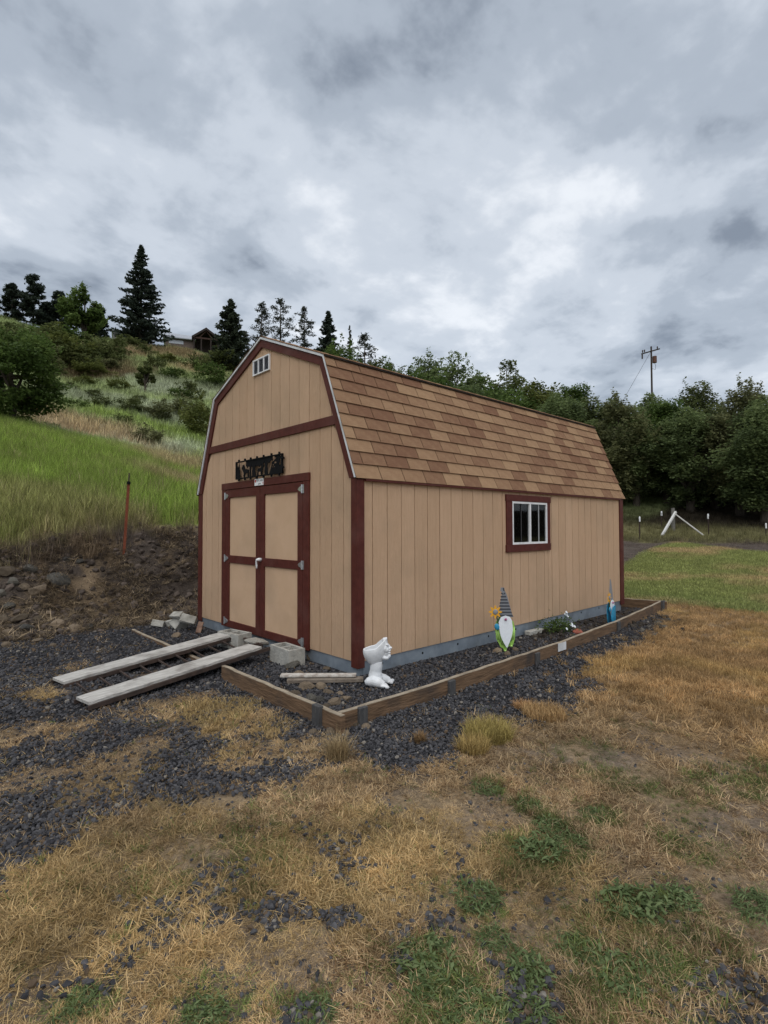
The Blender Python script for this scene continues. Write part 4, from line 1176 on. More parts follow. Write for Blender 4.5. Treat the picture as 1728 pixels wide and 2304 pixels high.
MB().prism([(p0+.1, -3), (p1-.1, -3), (p1-.1, hw(12)), (pm, hw(27)), (p0+.1, hw(12))], lambda x, z: (x, 1.2, z), lambda x, z: (x, 4.6, z)).build('porch_wall', mat('dark_stain', (.03, .02, .016), (.04, .028, .022)), hs, local=True)
for x in (p0+.15, pm-.9, pm+.9, p1-.15):
    MB().box((x-.13, -2.2, -3), (x+.13, -1.95, hw(12))).build('porch_post', dk, hs, local=True)
MB().box((p0, -2.25, hw(10)), (p1, -1.9, hw(13))).build('porch_beam', mat('brown_beam', (.04, .02, .014), (.055, .028, .02)), hs, local=True)
for s_ in (-1, 1):
    MB().obox((pm, -2.1, hw(27)), (pm+s_*1.2, -2.1, hw(13)), .14, .16).build('porch_brace', mat('brown_brace', (.05, .022, .015), (.06, .03, .02)), hs, local=True)
MB().box((x0+.9, -.05, hw(2)), (x0+3.6, .02, hw(9))).build('window', 'louver', hs, local=True)
hx, hy = at(272, 108); hz = zat(272, 770, 108)
h2 = thing('hilltop_cabin', 'pale outbuilding half hidden behind the tall fir on the hill', 'building', (hx, hy, hz), azim(272)-math.pi/2)
MB().box((-1.6, 0, -3), (2.6, 4, 2.0)).build('wall', mat('pale_cabin', (.3, .29, .3), (.36, .35, .36)), h2, local=True)
MB().add([(-1.9, -.4, 1.9), (2.9, -.4, 1.9), (2.9, 2, 2.8), (-1.9, 2, 2.8), (-1.9, 4.4, 1.9), (2.9, 4.4, 1.9)], [(0, 1, 2, 3), (3, 2, 5, 4), (0, 3, 4), (1, 5, 2), (0, 4, 5, 1)]).build('roof', 'louver', h2, local=True)
for x in (-1.0, .9):
    MB().box((x, -.04, .6), (x+.9, .02, 1.5)).build('window', 'dark', h2, local=True)

#%%VEGETATION
# ------------------------------------------------------------------ scattered small stuff (geometry-node instances)
def scatter(name, label, srcs, pos, rot, scl, idx, col, cat):
    """srcs: list of meshes; one instance per point"""
    c = bpy.data.collections.new(name+'_pieces')
    for i, me in enumerate(srcs):
        c.objects.link(bpy.data.objects.new('%s_%02d' % (name, i), me))
    me = bpy.data.meshes.new(name)
    me.vertices.add(len(pos)); me.vertices.foreach_set('co', np.asarray(pos, np.float32).ravel())
    def attr(n, t, key, a):
        q = me.attributes.new(n, t, 'POINT'); q.data.foreach_set(key, a.ravel())
    attr('rot', 'FLOAT_VECTOR', 'vector', np.asarray(rot, np.float32))
    attr('scl', 'FLOAT', 'value', np.asarray(scl, np.float32))
    attr('vi', 'INT', 'value', np.asarray(idx, np.int32))
    attr('icol', 'FLOAT_COLOR', 'color', np.concatenate([np.clip(col, 0, 1), np.ones((len(pos), 1))], 1).astype(np.float32))
    me.update()
    o = link(name, me)
    tag(o, label, cat, kind='stuff')
    ng = bpy.data.node_groups.new(name, 'GeometryNodeTree')
    ng.interface.new_socket('Geometry', in_out='INPUT', socket_type='NodeSocketGeometry')
    ng.interface.new_socket('Geometry', in_out='OUTPUT', socket_type='NodeSocketGeometry')
    gi = ng.nodes.new('NodeGroupInput'); go = ng.nodes.new('NodeGroupOutput')
    ip = ng.nodes.new('GeometryNodeInstanceOnPoints'); ci = ng.nodes.new('GeometryNodeCollectionInfo')
    ci.inputs['Collection'].default_value = c
    ci.inputs['Separate Children'].default_value = True
    ci.inputs['Reset Children'].default_value = True
    def na_(n, t):
        q = ng.nodes.new('GeometryNodeInputNamedAttribute'); q.data_type = t; q.inputs['Name'].default_value = n
        return q.outputs['Attribute']
    K = ng.links.new
    K(gi.outputs[0], ip.inputs['Points']); K(ci.outputs[0], ip.inputs['Instance'])
    ip.inputs['Pick Instance'].default_value = True
    K(na_('vi', 'INT'), ip.inputs['Instance Index'])
    K(na_('rot', 'FLOAT_VECTOR'), ip.inputs['Rotation'])
    K(na_('scl', 'FLOAT'), ip.inputs['Scale'])
    K(ip.outputs[0], go.inputs[0])
    md = o.modifiers.new('scatter', 'NODES'); md.node_group = ng
    return o
def blades(rng, n, spread, ln, wid, lean, curl, m, name='tuft', tfun=None):
    """n grass blades, each three triangles: lean = (min, max) angle from vertical, curl bends the tip down"""
    a = rng.uniform(0, 2*np.pi, n); r = spread*np.sqrt(rng.uniform(0, 1, n)); b2 = rng.uniform(0, 2*np.pi, n)
    base = np.stack([r*np.cos(b2), r*np.sin(b2), np.full(n, -.004)], 1)
    l = rng.uniform(*ln, n); w = rng.uniform(*wid, n); t = rng.uniform(*lean, n); t2 = t+rng.uniform(*curl, n)
    d = np.stack([np.cos(a), np.sin(a), 0*a], 1); up = np.array([0, 0, 1.0]); s = np.stack([-np.sin(a), np.cos(a), 0*a], 1)
    v1 = d*np.sin(t)[:, None]+up*np.cos(t)[:, None]; v2 = d*np.sin(t2)[:, None]+up*np.cos(t2)[:, None]
    mid = base+v1*(l*.55)[:, None]; tip = mid+v2*(l*.45)[:, None]
    tip[:, 2] = np.maximum(tip[:, 2], .002); mid[:, 2] = np.maximum(mid[:, 2], .003)
    V_ = np.stack([base-s*(w/2)[:, None], base+s*(w/2)[:, None], mid+s*(w*.4)[:, None], mid-s*(w*.4)[:, None], tip], 1)
    o = np.arange(n)[:, None]*5
    F_ = np.concatenate([o+[0, 1, 2], o+[0, 2, 3], o+[3, 2, 4]])
    tn = np.repeat(rng.uniform(0, 1, n), 5)
    return npmesh(name, V_.reshape(-1, 3), F_, m, tn)
GRASS = tint_mat('grass_blade', None, 'INSTANCER', rough=.8, trans=.35, var=.62)
r_ = np.random.default_rng(5)
straw = [blades(r_, 26, .075, (.03, .09), (.003, .006), (.85, 1.5), (.0, .5), GRASS) for _ in range(6)] + [blades(r_, 20, .09, (.05, .17), (.003, .0055), (1.15, 1.54), (-.1, .3), GRASS) for _ in range(3)]
upright = [blades(r_, 34, .05, (.035, .10), (.002, .004), (.2, 1.0), (.2, 1.0), GRASS) for _ in range(5)]
tall = [blades(r_, 30, .22, (.25, .62), (.006, .012), (.05, .5), (.1, .8), GRASS) for _ in range(5)]
far_t = [blades(r_, 26, .5, (.3, .85), (.02, .04), (.05, .6), (.1, .7), GRASS) for _ in range(4)]
short = [blades(r_, 60, .16, (.03, .08), (.004, .007), (.1, 1.0), (.2, .8), GRASS) for _ in range(4)]
def pts_area(rng, n, x0, x1, y0, y1):
    return rng.uniform(x0, x1, n), rng.uniform(y0, y1, n)
def visible(x, y, margin=.12):
    dx, dy = x-CAM[0], y-CAM[1]
    dep = dx*_f[0]+dy*_f[1]; lat = dx*_r0[0]+dy*_r0[1]
    return (dep > .2) & (np.abs(lat)/np.maximum(dep, .01) < .73+margin+.35/np.maximum(dep, .2))
def polar_pts(rng, n, d0, d1, power=1.0):
    a = rng.uniform(math.radians(4), math.radians(92), n)
    d = d0*(d1/d0)**rng.uniform(0, 1, n) if power == 'log' else np.sqrt(rng.uniform(d0*d0, d1*d1, n))
    return CAM[0]+d*np.cos(a), CAM[1]+d*np.sin(a), d
def rots(rng, n, tilt=.15):
    return np.stack([rng.uniform(-tilt, tilt, n), rng.uniform(-tilt, tilt, n), rng.uniform(0, 6.283, n)], 1)
def inshed(x, y):
    return (x > -.02) & (x < LEN+.02) & (y > -.0) & (y < WD+.02)
def onplank(x, y):
    return edged(np.array([(-2.2, .78), (-.2, 1.08), (-.2, 2.2), (-2.2, 1.85)]), x, y) > -.02
rg = np.random.default_rng(21)

# ---- green weed patches seen in the lawn of straw (pixel centre, radius in metres)
WEEDP = [(1214, 1918, .19), (1074, 2030, .145), (1421, 2040, .17), (1292, 1890, .11), (1370, 1740, .20), (1443, 1765, .17), (1191, 1806, .11), (1096, 1772, .12), (962, 2170, .15), (1001, 2254, .16), (1191, 2192, .13), (1298, 2136, .11), (1577, 1830, .17), (1700, 2035, .15), (1640, 1760, .22), (1717, 1745, .22), (1060, 2290, .15), (1180, 2290, .13), (1240, 1860, .13), (169, 2265, .11), (463, 2280, .11), (700, 2280, .11), (1395, 2200, .15), (1480, 2180, .13), (1560, 1900, .14), (1340, 1830, .12), (1260, 1700, .16), (1320, 1690, .16), (1520, 2020, .13), (1110, 2120, .10)]
WW = [(onz(u, v)[0], onz(u, v)[1], r) for u, v, r in WEEDP]
def green_amt(x, y):
    n = fbm(x*6, y*6, 131)-.5; g = np.zeros(np.shape(x))
    for px, py, r in WW:
        g = np.maximum(g, sstep(1.35, .55, np.hypot(x-px, y-py)/r+1.1*n))
    p = onz(500, 1920)
    g = np.maximum(g, .55*sstep(1.2, .2, np.hypot((x-p[0])/.5, (y-p[1])/.35)+n))
    p = onz(1500, 2250)
    g = np.maximum(g, .5*sstep(1.2, .3, np.hypot((x-p[0])/.6, (y-p[1])/.6)+n))
    return g

# ---- straw and dry grass
x, y, d = polar_pts(rg, 100000, 1.0, 11.5, 'log')
g = gravel(x, y); lw = lawn(x, y); bk = bankmask(x, y)
keep = visible(x, y) & ~inshed(x, y) & ~onplank(x, y) & (y < 4.6)
bed = (x > -.95) & (x < 6.45) & (y > -.93+.07*np.maximum(x, 0)) & (y < 4.2)
n2 = fbm(x*3.1, y*3.1, 141)
right = sstep(.2, 2.0, x-.12*y)*sstep(-4.2, -3.4, y)
dens = (1-.965*g)*(1-lw)*np.clip(.20+1.1*(n2-.36)*2.0, .38, .92)*np.where(d < 5.5, .9, 1)
dens = np.maximum(dens, (sstep(.03, .35, 1-g)*.62+.11*sstep(-1.0, -2.0, x))*inside(GPOLY, x, y)*(y < 4.4))
dens = np.maximum(dens, sstep(.3, 1, right)*(1-.97*g)*(1-lw)*sstep(5.2, 6.6, d))
keep &= ~bed & (rg.uniform(0, 1, len(x)) < dens)
x, y, d, n2, right = x[keep], y[keep], d[keep], n2[keep], right[keep]
nn = len(x)
ga_ = green_amt(x, y)
up_ = rg.uniform(0, 1, nn) < (.07+.60*right*sstep(5, 7, d+2*right)+.12*(ga_ > .3))
idx = np.where(up_, 9+rg.integers(0, 5, nn), rg.integers(0, 9, nn))
t = rg.uniform(0, 1, nn)[:, None]
col = np.array([.37, .258, .140])*(1-t)+np.array([.54, .42, .265])*t
dk_ = (rg.uniform(0, 1, nn) < .16)[:, None]
col = np.where(dk_, np.array([.17, .105, .055]), col)
col = col*(1-right[:, None]*.75)+np.array([.43, .285, .135])*(right*.75)[:, None]*(.75+.5*t)
yel = sstep(.52, .64, fbm(x*1.4, y*1.4, 151))[:, None]
col = col*(1-.4*yel)+np.array([.42, .31, .12])*.4*yel
gm_ = (rg.uniform(0, 1, nn) < ga_*.55+.03*(1-right))[:, None]
col = np.where(gm_, np.array([.12, .155, .05])*(.7+.8*t), col)
col = col*(.45+1.15*fbm(x*4.5, y*4.5, 153))[:, None]*(.75+.5*fbm(x*1.3, y*1.3, 155))[:, None]
col = col*np.array([1.0, .965, .92])
scl = rg.uniform(.45, .95, nn)*(.72+.28*right)*(.55+.45*sstep(.36, .52, np.maximum(n2, right)))*np.where(d > 4, 1.25, 1.0)
z = terrain(x, y)
scatter('dry_grass', 'short straw-coloured dry grass over the ground in front of the shed', straw+upright, np.stack([x, y, z], 1), rots(rg, nn), scl, idx, col, 'grass')

# ---- named clumps in the photograph: orange-brown tussocks standing in the gravel
def tussock(u, v, r, h, label, c):
    p = onz(u, v); x, y = p[0], p[1]
    rr = np.random.default_rng(int(u*7+v))
    n = int((1500 if h > .08 else 900)*r/.15)
    me = blades(rr, n, r, (h*.4, h), (.002, .0045), (.0, .85) if h > .08 else (.4, 1.4), (.1, .9), tint_mat('tussock_blade', [(0, tuple(np.array(c)*.55)), (.5, c), (1, tuple(np.minimum(1, np.array(c)*1.45)))], trans=.2))
    tag(link('grass_tussock', me, None, (x, y, tz(x, y))), label, 'grass tuft')
tussock(1100, 1660, .16, .17, 'yellow-green grass tussock at the edge of the gravel', (.36, .285, .10))
tussock(1065, 1690, .10, .14, 'small yellowish tussock joined to the gravel edge tussock', (.40, .29, .115))
tussock(1178, 1597, .075, .10, 'orange-brown tuft growing alone in the gravel strip', (.42, .25, .12))
tussock(1225, 1615, .16, .13, 'orange dry tussock where the gravel strip meets the dry lawn', (.42, .275, .13))
tussock(760, 1712, .06, .22, 'thin straw tuft below the corner of the plank edging', (.36, .27, .15))
tussock(945, 1672, .035, .11, 'tiny brown tuft in the gravel below the long edging plank', (.28, .18, .09))
tussock(500, 1600, .30, .075, 'olive dry grass patch beside the lower ramp plank', (.34, .25, .115))
tussock(600, 1640, .20, .07, 'tan dry grass patch in the gravel in front of the edging', (.38, .27, .13))

# ---- broad-leaved weeds, each a plant of its own
WLEAF = tint_mat('weed_leaf', [(0, (.05, .072, .024)), (.5, (.105, .145, .055)), (1, (.19, .235, .105))], trans=.25, rough=.6)
def weed_mesh(seed, n=330):
    rr = np.random.default_rng(seed)
    P = []; F = []; T = []
    for _ in range(n):
        a = rr.uniform(0, 6.283); r0 = .75*math.sqrt(rr.uniform(0, 1)); b0 = rr.uniform(0, 6.283)
        base = np.array([r0*math.cos(b0), r0*math.sin(b0), rr.uniform(0, .30)])
        l = rr.uniform(.14, .36)*(1.25 if seed % 2 else 1); w = l*(rr.uniform(.22, .40) if seed % 2 == 0 else rr.uniform(.10, .18)); el = rr.uniform(.1, 1.3)
        d0 = np.array([math.cos(a), math.sin(a), 0]); s = np.array([-math.sin(a), math.cos(a), 0]); o = len(P); q = base.copy()
        ws = [.25, .8, .55, 1.0, .6, .05]; tl = rr.uniform(0, .85)
        for k in range(6):
            e = el-k*.28
            P += [q-s*w*ws[k]/2, q+s*w*ws[k]/2]; T += [tl+.12*rr.random()]*2
            q = q+(d0*math.cos(e)+np.array([0, 0, math.sin(e)]))*l/5
        for k in range(5): F.append((o+2*k, o+2*k+1, o+2*k+3, o+2*k+2))
    P = np.array(P); P[:, 2] = np.maximum(P[:, 2], .01)
    return npmesh('weed', P, np.array(F), WLEAF, T)
WM = [weed_mesh(300+i) for i in range(4)]
names = {6: 'small weed near the yellow-green gravel edge tussock', 7: 'weed patch just below the yellow-green gravel edge tussock', 3: 'weed touching the upper side of the largest weed clump', 18: 'low weed squeezed against the largest weed clump', 8: 'leafy weed at the upper edge of the dense green weed mat', 9: 'leafy weed in the middle of the dense green weed mat', 10: 'narrow-leaved weed beside the dense green weed mat', 0: 'broad clump of bluish-green weeds in the straw, largest of the weed clumps', 1: 'round dark green weed clump below the bluish-green weed clump', 2: 'dark sprawling weed clump beside the bare gravelly patch'}
for i, (px, py, r) in enumerate(WW):
    if i in (4, 5, 14, 15, 26, 27, 12, 24): continue
    for k in range(1):
        o = link('weed', WM[i % 4], None, (px, py, tz(px, py)-.005), (0, 0, i*1.7))
        o.scale = (r*.82, r*.82*(.8+.4*((i*37) % 10)/10), r*(.62 if i < 4 else .5))
        tag(o, names.get(i, 'low leafy green weed growing among the dry straw'), 'weed', 'green weeds in the dry grass')
# ---- gravel
STONE = tint_mat('gravel_stone', None, 'INSTANCER', rough=.85, trans=0, var=.2)
stones = []
for i in range(6):
    me = rock_mesh(500+i, 1, 1.1, .62); me.materials.append(STONE); stones.append(me)
    a = me.attributes.new('tint', 'FLOAT', 'POINT'); a.data.foreach_set('value', RNG.uniform(0, 1, len(me.vertices)).astype(np.float32))
x, y, d = polar_pts(rg, 190000, 1.1, 12.5, 'log')
g = gravel(x, y)
bed = (x > -.93) & (x < 6.42) & (y > -.9+.07*np.maximum(x, 0)) & (y < 4.3)
dens = np.where(bed, .95-.55*sstep(1.8, 3.8, x)*(y < .2), g**1.5*.95)
keep = visible(x, y) & ~inshed(x, y) & (rg.uniform(0, 1, len(x)) < dens) & (y < 4.7)
# a sprinkling of single stones out in the straw
x2, y2, d2 = polar_pts(rg, 16000, 1.1, 4.2, 'log')
k2 = visible(x2, y2) & (rg.uniform(0, 1, len(x2)) < sstep(.40, .68, fbm(x2*2.3, y2*2.3, 171))*.5)
x = np.concatenate([x[keep], x2[k2]]); y = np.concatenate([y[keep], y2[k2]]); d = np.concatenate([d[keep], d2[k2]])
nn = len(x)
loose = np.arange(nn) >= nn-int(k2.sum())
z = terrain(x, y)+np.where(loose, rg.uniform(-.004, .002, nn), rg.uniform(0, .010, nn))
scl = (.0065+.0125*rg.uniform(0, 1, nn)**1.6)*np.where(d > 5, 1.25, 1.0)*np.where(loose, .8, 1)
t = rg.uniform(0, 1, nn)[:, None]
col = np.array([.030, .030, .034])*(1-t)+np.array([.092, .090, .095])*t
pale = (rg.uniform(0, 1, nn) < .035)[:, None]
col = np.where(pale, np.array([.20, .18, .155]), col)
brn = (rg.uniform(0, 1, nn) < .06)[:, None]
col = np.where(brn, np.array([.11, .078, .052]), col)
scatter('gravel', 'loose dark blue-grey crushed gravel around the shed', stones, np.stack([x, y, z], 1), rots(rg, nn, 1.2), scl, rg.integers(0, 6, nn), col, 'gravel')

# ---- earth bank: dead stalks, roots and straw, plus clods
x, y = pts_area(rg, 20000, -4.5, 9, 4.1, 7.2)
bk = bankmask(x, y); n2 = fbm(x*2.0, y*2.0, 181)
keep = visible(x, y) & (rg.uniform(0, 1, len(x)) < bk*np.clip((n2-.36)*2.4+.12*(y < 5.3), .03, .8))
x, y = x[keep], y[keep]; nn = len(x); t = rg.uniform(0, 1, nn)[:, None]
col = np.array([.20, .15, .095])*(1-t)+np.array([.40, .31, .20])*t
col = np.where((rg.uniform(0, 1, nn) < .35)[:, None], np.array([.10, .078, .062]), col)
scatter('dead_stalks', 'dead stalks and straw matted over the bare earth bank', straw, np.stack([x, y, terrain(x, y)+.01], 1), rots(rg, nn, .5), rg.uniform(.9, 2.0, nn), rg.integers(0, 9, nn), col, 'dead grass')
CLOD = tint_mat('earth_clod', None, 'INSTANCER', rough=.95, trans=0, var=.2)
clods = []
for i in range(4):
    me = rock_mesh(540+i, 1, .6, .7); me.materials.append(CLOD); clods.append(me)
x, y = pts_area(rg, 9000, -4.5, 9, 4.1, 7.0)
keep = visible(x, y) & (rg.uniform(0, 1, len(x)) < bankmask(x, y)*.75)
x, y = x[keep], y[keep]; nn = len(x)
s_ = .012+.075*rg.uniform(0, 1, nn)**3.2
scatter('earth_clods', 'crumbled clods of dark soil and small stones on the earth bank', clods, np.stack([x, y, terrain(x, y)+s_*.2], 1), rots(rg, nn, 1), s_, rg.integers(0, 4, nn), np.array([.078, .062, .052])*rg.uniform(.5, 1.9, (nn, 1)), 'soil')
# soil heap at the far end of the bed
x, y = pts_area(rg, 900, 2.8, 7.3, -1.4, .1)
p = onz(1480, 1405)
keep = (rg.uniform(0, 1, len(x)) < np.maximum(sstep(1.0, .3, np.hypot(x-p[0], (y-p[1])*1.6)), .5*((y > -.75+.06*x)*(y < -.02)*(x < 6.3)))) & ~inshed(x, y)
x, y = x[keep], y[keep]; nn = len(x); s_ = .012+.05*rg.uniform(0, 1, nn)**2
scatter('bed_soil', 'dark crumbly soil at the far end of the gravel bed', clods, np.stack([x, y, terrain(x, y)+s_*.2], 1), rots(rg, nn, 1), s_, rg.integers(0, 4, nn), np.array([.05, .042, .034])*rg.uniform(.5, 1.8, (nn, 1)), 'soil')

# ---- mown lawn to the right
x, y, d = polar_pts(rg, 60000, 8.5, 27)
keep = visible(x, y) & (x > 6.2) & (y < 12)
x, y, d = x[keep], y[keep], d[keep]
lw = lawn(x, y); le = lawn_end(x, y)
keep = rg.uniform(0, 1, len(x)) < lw*(1-.93*le*(1-.7*sstep(23.6, 25.2, d)))*.95
x, y, d = x[keep], y[keep], d[keep]; nn = len(x); t = rg.uniform(0, 1, nn)[:, None]
gc_ = ground_col(x, y)
edge_ = sstep(2.6, .2, (x-LAWN[0][0])*.9+(y-LAWN[0][1])*-.2)[:, None]
col = np.clip(gc_*1.7*(.75+.6*t), .01, 1)*(1-.45*edge_)+np.array([.15, .21, .07])*.45*edge_
scatter('lawn_grass', 'mown green and yellowed lawn to the right of the shed', short, np.stack([x, y, terrain(x, y)], 1), rots(rg, nn), rg.uniform(.7, 1.3, nn), rg.integers(0, 4, nn), col, 'grass')
# ---- tall grass on the near slope
x, y, d = polar_pts(rg, 62000, 9.5, 30)
keep = visible(x, y, .2) & (y > 6.2+.5*(fbm(x*2.4, y*2.4, 93)-.5)) & (x < 10) & ((x < -.2+.35*(y-6)) | (rg.uniform(0, 1, len(x)) < .25))
x, y, d = x[keep], y[keep], d[keep]; nn = len(x); t = rg.uniform(0, 1, nn)[:, None]
col = np.clip(ground_col(x, y)*1.45*(.6+.85*t), .01, 1)
col = np.where((rg.uniform(0, 1, nn) < .09)[:, None], np.array([.38, .33, .17]), col)
edge_ = sstep(7.6, 6.4, y)
scatter('tall_grass', 'tall green meadow grass on the slope above the earth bank', tall, np.stack([x, y, terrain(x, y)-.02], 1), rots(rg, nn), rg.uniform(.6, 1.15, nn)*(1-.35*edge_), rg.integers(0, 5, nn), col, 'grass')
# ---- rough grass on the far hillside
x, y, d = polar_pts(rg, 52000, 26, 112)
keep = visible(x, y, .2) & ((x-CAM[0])*.0+y > 14) & (np.degrees(np.arctan2(y-CAM[1], x-CAM[0])) > 52)
x, y, d = x[keep], y[keep], d[keep]; nn = len(x); t = rg.uniform(0, 1, nn)[:, None]
col = np.clip(ground_col(x, y)*1.45*(.6+.85*t), .01, 1)
scatter('hill_grass', 'rough tussocky grass over the far hillside', far_t, np.stack([x, y, terrain(x, y)-.04], 1), rots(rg, nn), rg.uniform(.6, 1.2, nn)*np.where(d > 60, 1.1, .85), rg.integers(0, 4, nn), col, 'grass')
# ---- unmown grass, litter and twigs under the hedge trees
x, y, d = polar_pts(rg, 16000, 24, 40)
keep = visible(x, y, .2) & (x > 12) & (np.degrees(np.arctan2(y-CAM[1], x-CAM[0])) < 40)
x, y, d = x[keep], y[keep], d[keep]; nn = len(x); t = rg.uniform(0, 1, nn)[:, None]
col = np.clip(ground_col(x, y)*1.25*(.6+.8*t), .008, 1)  # takes over the ground colour, painted shade under the trees included
scatter('rough_grass', 'thin rough grass and leaf litter under the hedge trees', tall, np.stack([x, y, terrain(x, y)-.02], 1), rots(rg, nn), rg.uniform(.35, .7, nn), rg.integers(0, 5, nn), col, 'grass')

# ------------------------------------------------------------------ trees
def leaf_quads(rng, c, s, asp=.6, flat=None, up=.75):
    n = len(c)
    nv = rng.normal(size=(n, 3)); nv /= np.linalg.norm(nv, axis=1)[:, None]; nv[:, 2] = np.abs(nv[:, 2])*.6+.4*nv[:, 2]+up; nv /= np.linalg.norm(nv, axis=1)[:, None]
    a = rng.normal(size=(n, 3)); a -= nv*(a*nv).sum(1)[:, None]; a /= np.linalg.norm(a, axis=1)[:, None]
    b = np.cross(nv, a)
    s = np.asarray(s)[:, None]
    v = np.stack([c-a*s, c+b*s*asp, c+a*s, c-b*s*asp], 1).reshape(-1, 3)
    return v, np.arange(4*n).reshape(-1, 4)
def lm(name, a, b_, c):
    return tint_mat(name, [(0, a), (.5, b_), (1, c)], trans=.48, rough=.7)
LEAF = dict(
 hedge=lm('hedge_leaf', (.06, .082, .036), (.145, .19, .076), (.26, .31, .125)),
 olive=lm('olive_leaf', (.07, .074, .036), (.15, .16, .072), (.26, .265, .12)),
 bright=lm('bright_leaf', (.040, .066, .018), (.095, .145, .038), (.18, .24, .07)),
 bush=lm('hill_bush_leaf', (.045, .058, .022), (.105, .128, .045), (.20, .215, .085)),
 fir=lm('fir_needle', (.022, .033, .026), (.048, .064, .048), (.095, .115, .082)),
 pine=lm('pine_needle', (.036, .042, .032), (.07, .078, .06), (.13, .135, .10)),
 juniper=lm('juniper_needle', (.028, .038, .026), (.058, .074, .048), (.11, .13, .08)),
 yel=lm('yellow_green_leaf', (.06, .075, .02), (.125, .145, .04), (.21, .22, .07)))
def broadleaf(rng, H_, R_, nb, nl, ls, leaf, base=.18, trunk=True, top=1.0, squat=1.0):
    """returns crown mesh and trunk MB; crown of many uneven leaf clumps"""
    cz = H_*(base+1)/2; hz_ = H_*(1-base)/2
    P = rng.normal(size=(nb, 3)); P /= np.linalg.norm(P, axis=1)[:, None]
    P *= (rng.uniform(.15, 1, nb)**.45)[:, None]
    br = R_*rng.uniform(.11, .33, nb)
    cen = np.stack([P[:, 0]*(R_-br*.8), P[:, 1]*(R_-br*.8), cz+P[:, 2]*(hz_-br*.6)*squat], 1)
    # taper the crown towards its top and foot
    k = (cen[:, 2]-cz)/hz_; w = np.where(k > 0, 1-.45*k**2, 1-.35*k**2); cen[:, :2] *= w[:, None]
    bi = rng.choice(nb, nl, p=(br**2)/np.sum(br**2))
    q = rng.normal(size=(nl, 3)); q /= np.linalg.norm(q, axis=1)[:, None]
    rad = br[bi]*np.clip(rng.normal(.85, .22, nl), .1, 1.6)
    c = cen[bi]+q*rad[:, None]*np.array([1, 1, .8])
    tb = rng.uniform(-.28, .30, nb)
    tn = np.clip(.45+tb[bi]+rng.normal(0, .14, nl), 0, 1)
    # stray shoots poking out of the outline
    ns = max(6, nb//2)
    sc_ = []; 
    for _ in range(ns):
        b0 = cen[rng.integers(nb)]; dv = b0-np.array([0, 0, cz*.8]); dv = dv/np.linalg.norm(dv)+np.array([0, 0, .7])+rng.normal(0, .25, 3); dv /= np.linalg.norm(dv)
        l = rng.uniform(.12, .36)*R_; m_ = int(26)
        t = rng.uniform(.2, 1, m_)[:, None]
        sc_.append(b0+dv*(br.mean()*.8+l*t)+rng.normal(0, ls*.9, (m_, 3)))
    sc_ = np.concatenate(sc_); c = np.concatenate([c, sc_]); tn = np.concatenate([tn, np.clip(rng.normal(.55, .18, len(sc_)), 0, 1)])
    s = ls*rng.uniform(.45, 1.45, len(c))
    v, f = leaf_quads(rng, c, s)
    me = npmesh('crown', v, f, LEAF[leaf], np.repeat(tn, 4))
    tm = MB()
    if trunk:
        r0 = H_*.022+.03
        tm.tube([(0, 0, -.3), (.04*R_, 0, H_*.2), (0, .05*R_, H_*.45), (0, 0, H_*.75)], [r0*1.25, r0, r0*.7, r0*.25], 7)
        for i in rng.choice(nb, min(nb, 14), replace=False):
            z0 = H_*rng.uniform(.12, .5); e = cen[i]
            mid = (np.array([0, 0, z0])+e)/2+np.array([0, 0, -.06*H_])*rng.uniform(-.5, 1)
            tm.tube([(0, 0, z0), tuple(mid), tuple(e)], [r0*.55, r0*.35, r0*.12], 5)
    return me, tm
def fir_tree(rng, H_, R_, nbr=210, nl=70, ls=.3, leaf='fir', droop=.35, gap=.05, ragged=.25, exp=.85):
    c = []; tn = []; tm = MB(); r0 = H_*.017
    tm.tube([(0, 0, -.6), (0, 0, H_*.5), (0, 0, H_*.985)], [r0, r0*.6, r0*.08], 7)
    for i in range(nbr):
        t = gap+(1-gap)*(i+rng.uniform(0, 1))/nbr
        Lb = R_*(1-t)**exp*rng.uniform(1-ragged*1.6, 1+ragged*.6)+.12
        a = rng.uniform(0, 6.283); z0 = H_*t
        dr = np.array([math.cos(a), math.sin(a), 0])
        m_ = max(5, int(nl*(Lb/R_+.10)))
        s = rng.uniform(.08, 1, m_)**.75
        wob = rng.normal(0, 1, (m_, 3))*np.array([.16, .16, .07])*(Lb*.55*(1-s*.6)+.15)[:, None]
        z = z0-droop*Lb*s+.34*Lb*s**2.2-.0
        p = dr[None]*(Lb*s)[:, None]; p[:, 2] += z
        c.append(p+wob); tn.append(np.clip(.48+rng.normal(0, .16, m_)+rng.uniform(-.12, .12), 0, 1))
        if Lb > R_*.3: tm.tube([(0, 0, z0), tuple(dr*Lb*.7+np.array([0, 0, z0-droop*Lb*.5]))], [r0*.16, r0*.05], 4)
    c = np.concatenate(c); tn = np.concatenate(tn)
    v, f = leaf_quads(rng, c, ls*rng.uniform(.6, 1.3, len(c)), .42, .7)
    return npmesh('crown', v, f, LEAF[leaf], np.repeat(tn, 4)), tm
